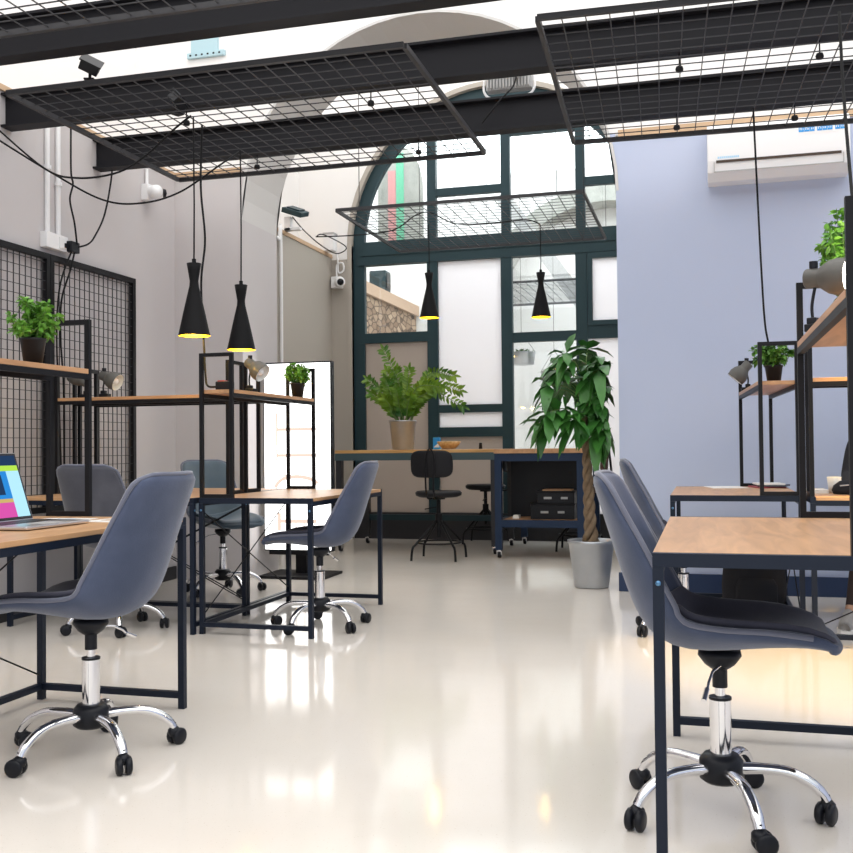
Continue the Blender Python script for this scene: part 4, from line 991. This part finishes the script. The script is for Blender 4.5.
for s in (-1, 1):
    sh = jt((s*.175, 0, 1.055), .062, chs); up = jt((s*.225, -.07, .94), .050, sh); el = jt((s*.265, -.16, .815), .042, up)
    fa = jt((s*.285, -.32, .79), .036, el); wr = jt((s*.295, -.44, .775), .026, fa); pm = jt((s*.298, -.51, .768), (.034, .016), wr)
    for j, (dx, ln) in enumerate(((-.026, .066), (-.009, .076), (.009, .072), (.026, .056))):
        a = jt((s*.298+dx, -.548, .772), .0095, pm); b = jt((s*.298+dx*1.15, -.548-ln*.5, .772), .0085, a); jt((s*.298+dx*1.2, -.548-ln, .757), .0075, b)
    a = jt((s*.298-s*.034, -.49, .770), .011, pm); b = jt((s*.298-s*.052, -.52, .766), .0095, a); jt((s*.298-s*.058, -.545, .76), .008, b)
    hp = jt((s*.10, -.02, .575), .095, pel); kn0 = jt((s*.15, -.25, .575), .08, hp); kn = jt((s*.21, -.44, .555), .062, kn0)
    sn = jt((s*.255, -.48, .36), .052, kn); an = jt((s*.305, -.52, .10), .036, sn)
    ft = jt((s*.325, -.58, .055), (.036, .03), an); jt((s*.35, -.69, .04), (.036, .022), ft)
def pick(c):
    if c.z > 1.125 or (c.y < -.43 and c.z > .7): return 0
    if c.z < .13: return 0
    if c.z < .64: return 2
    return 1
skin_figure('body', V, Ed, Rr, t, [M['skin'], M['cloth'], M['trouser']], pick)
MB().lathe([(0, .135), (.05, .125), (.085, .085), (.098, .03), (.094, -.02), (.082, -.03)], 22, (0, -.038, 1.318), 0, Matrix.Rotation(-.62, 3, 'X')).build('hair', M['hair'], t, solid=.012)
fc = MB()
for s in (-1, 1): fc.lathe([(0, -.011), (.008, -.007), (.011, 0), (.008, .007), (0, .011)], 10, (s*.030, -.146, 1.288))
fc.build('eyes', M['plastic'], t)
MB().add([(-.012, -.155, 1.27), (.012, -.155, 1.27), (0, -.182, 1.268), (0, -.152, 1.31)], [(0, 1, 2), (0, 2, 3), (2, 1, 3)], 0, True).build('nose', M['skin'], t)
MB().cbox((0, -.150, 1.243), (.042, .012, .010)).build('mouth', mat('lips', (.42, .16, .14), .5), t)
for s in (-1, 1): MB().lathe([(0, -.008), (.018, -.006), (.02, .004), (0, .008)], 12, (s*.083, -.06, 1.285), 0, Matrix.Rotation(PI/2, 3, 'Y')).build('ear', M['skin'], t)
for s in (-1, 1):
    R = Matrix.Translation((s*.33, -.58, 0)) @ Matrix.Rotation(s*.23, 4, 'Z')
    b = MB(); secs = [(.085, .036, .085), (.04, .042, .095), (-.02, .044, .085), (-.07, .047, .062), (-.115, .042, .05), (-.14, .022, .038)]
    vs = []
    for (y, w, h) in secs:
        for k in range(9): a = PI*k/8; vs.append(R @ Vector((w*math.cos(a), y, .018+h*math.sin(a)**.8)))
    fs = [(i*9+k, i*9+k+1, i*9+k+10, i*9+k+9) for i in range(5) for k in range(8)] + [tuple(range(9)), tuple(range(45, 54))[::-1]]
    b.add(vs, fs, 0, True); sh = b.build('sneaker', M['shoe'], t)
    so = MB(); ol = [(s2*w*1.08, y) for s2 in (1,) for (y, w, h) in secs] ; pl = [(w*1.08, y) for (y, w, h) in secs]; ring = pl + [(-x, y) for x, y in pl[::-1]]; k = len(ring)
    so.add([R @ Vector((x, y, .001)) for x, y in ring] + [R @ Vector((x, y, .024)) for x, y in ring], [tuple(range(k)), tuple(range(k, 2*k))[::-1]] + [(i, (i+1) % k, k+(i+1) % k, k+i) for i in range(k)])
    so.build('sole', M['sole'], sh)

# ================================================================ LIGHT, CAMERA
w = bpy.data.worlds.new('World'); sc.world = w; w.use_nodes = True
w.node_tree.nodes['Background'].inputs['Color'].default_value = (.90, .95, 1.0, 1); w.node_tree.nodes['Background'].inputs['Strength'].default_value = .9
def spotlamp(name, loc, e, col, r=.05):
    L = bpy.data.lights.new(name, 'POINT'); L.energy = e; L.color = col; L.shadow_soft_size = r
    o = bpy.data.objects.new(name, L); COL.objects.link(o); o.location = loc
L = bpy.data.lights.new('warm_lamp_light', 'SPOT'); L.energy = 150; L.color = (1, .60, .10); L.spot_size = math.radians(78); L.spot_blend = .4; L.shadow_soft_size = .06
o = bpy.data.objects.new('warm_lamp_light', L); COL.objects.link(o); o.location = (1.0, 5.15, 2.0)
cd = bpy.data.cameras.new('camera'); cam = bpy.data.objects.new('camera', cd); COL.objects.link(cam); sc.camera = cam
cd.sensor_width = 36; cd.lens = 1003.5/853*36; cd.clip_start = .02; cd.clip_end = 200
yaw, pitch, roll = math.radians(15.487), math.radians(-1.232), math.radians(-.549)
def camrows():
    cy, sy, cp, sp, cr, sr = math.cos(yaw), math.sin(yaw), math.cos(pitch), math.sin(pitch), math.cos(roll), math.sin(roll)
    Ry = Matrix(((cy, 0, sy), (0, 1, 0), (-sy, 0, cy))); Rx = Matrix(((1, 0, 0), (0, cp, -sp), (0, sp, cp))); Rz = Matrix(((cr, -sr, 0), (sr, cr, 0), (0, 0, 1)))
    return Rz @ Rx @ Ry
C_ = camrows()      # rows: image right, image down, forward in (X, -Z, Y)
cv = lambda r: Vector((r[0], r[2], -r[1]))
right, down, fwd = cv(C_[0]), cv(C_[1]), cv(C_[2])
m3 = Matrix((right, -down, -fwd)).transposed()
cam.matrix_world = Matrix.Translation((0, 0, 1.0)) @ m3.to_4x4()
sc.view_settings.view_transform = 'Standard'; sc.view_settings.look = 'None'; sc.view_settings.gamma = 1; sc.view_settings.exposure = 0.3
sc.view_settings.use_curve_mapping = False
try:
    sc.cycles.use_denoising = True; sc.cycles.max_bounces = 10; sc.cycles.transparent_max_bounces = 12; sc.cycles.sample_clamp_indirect = 6
except Exception: pass
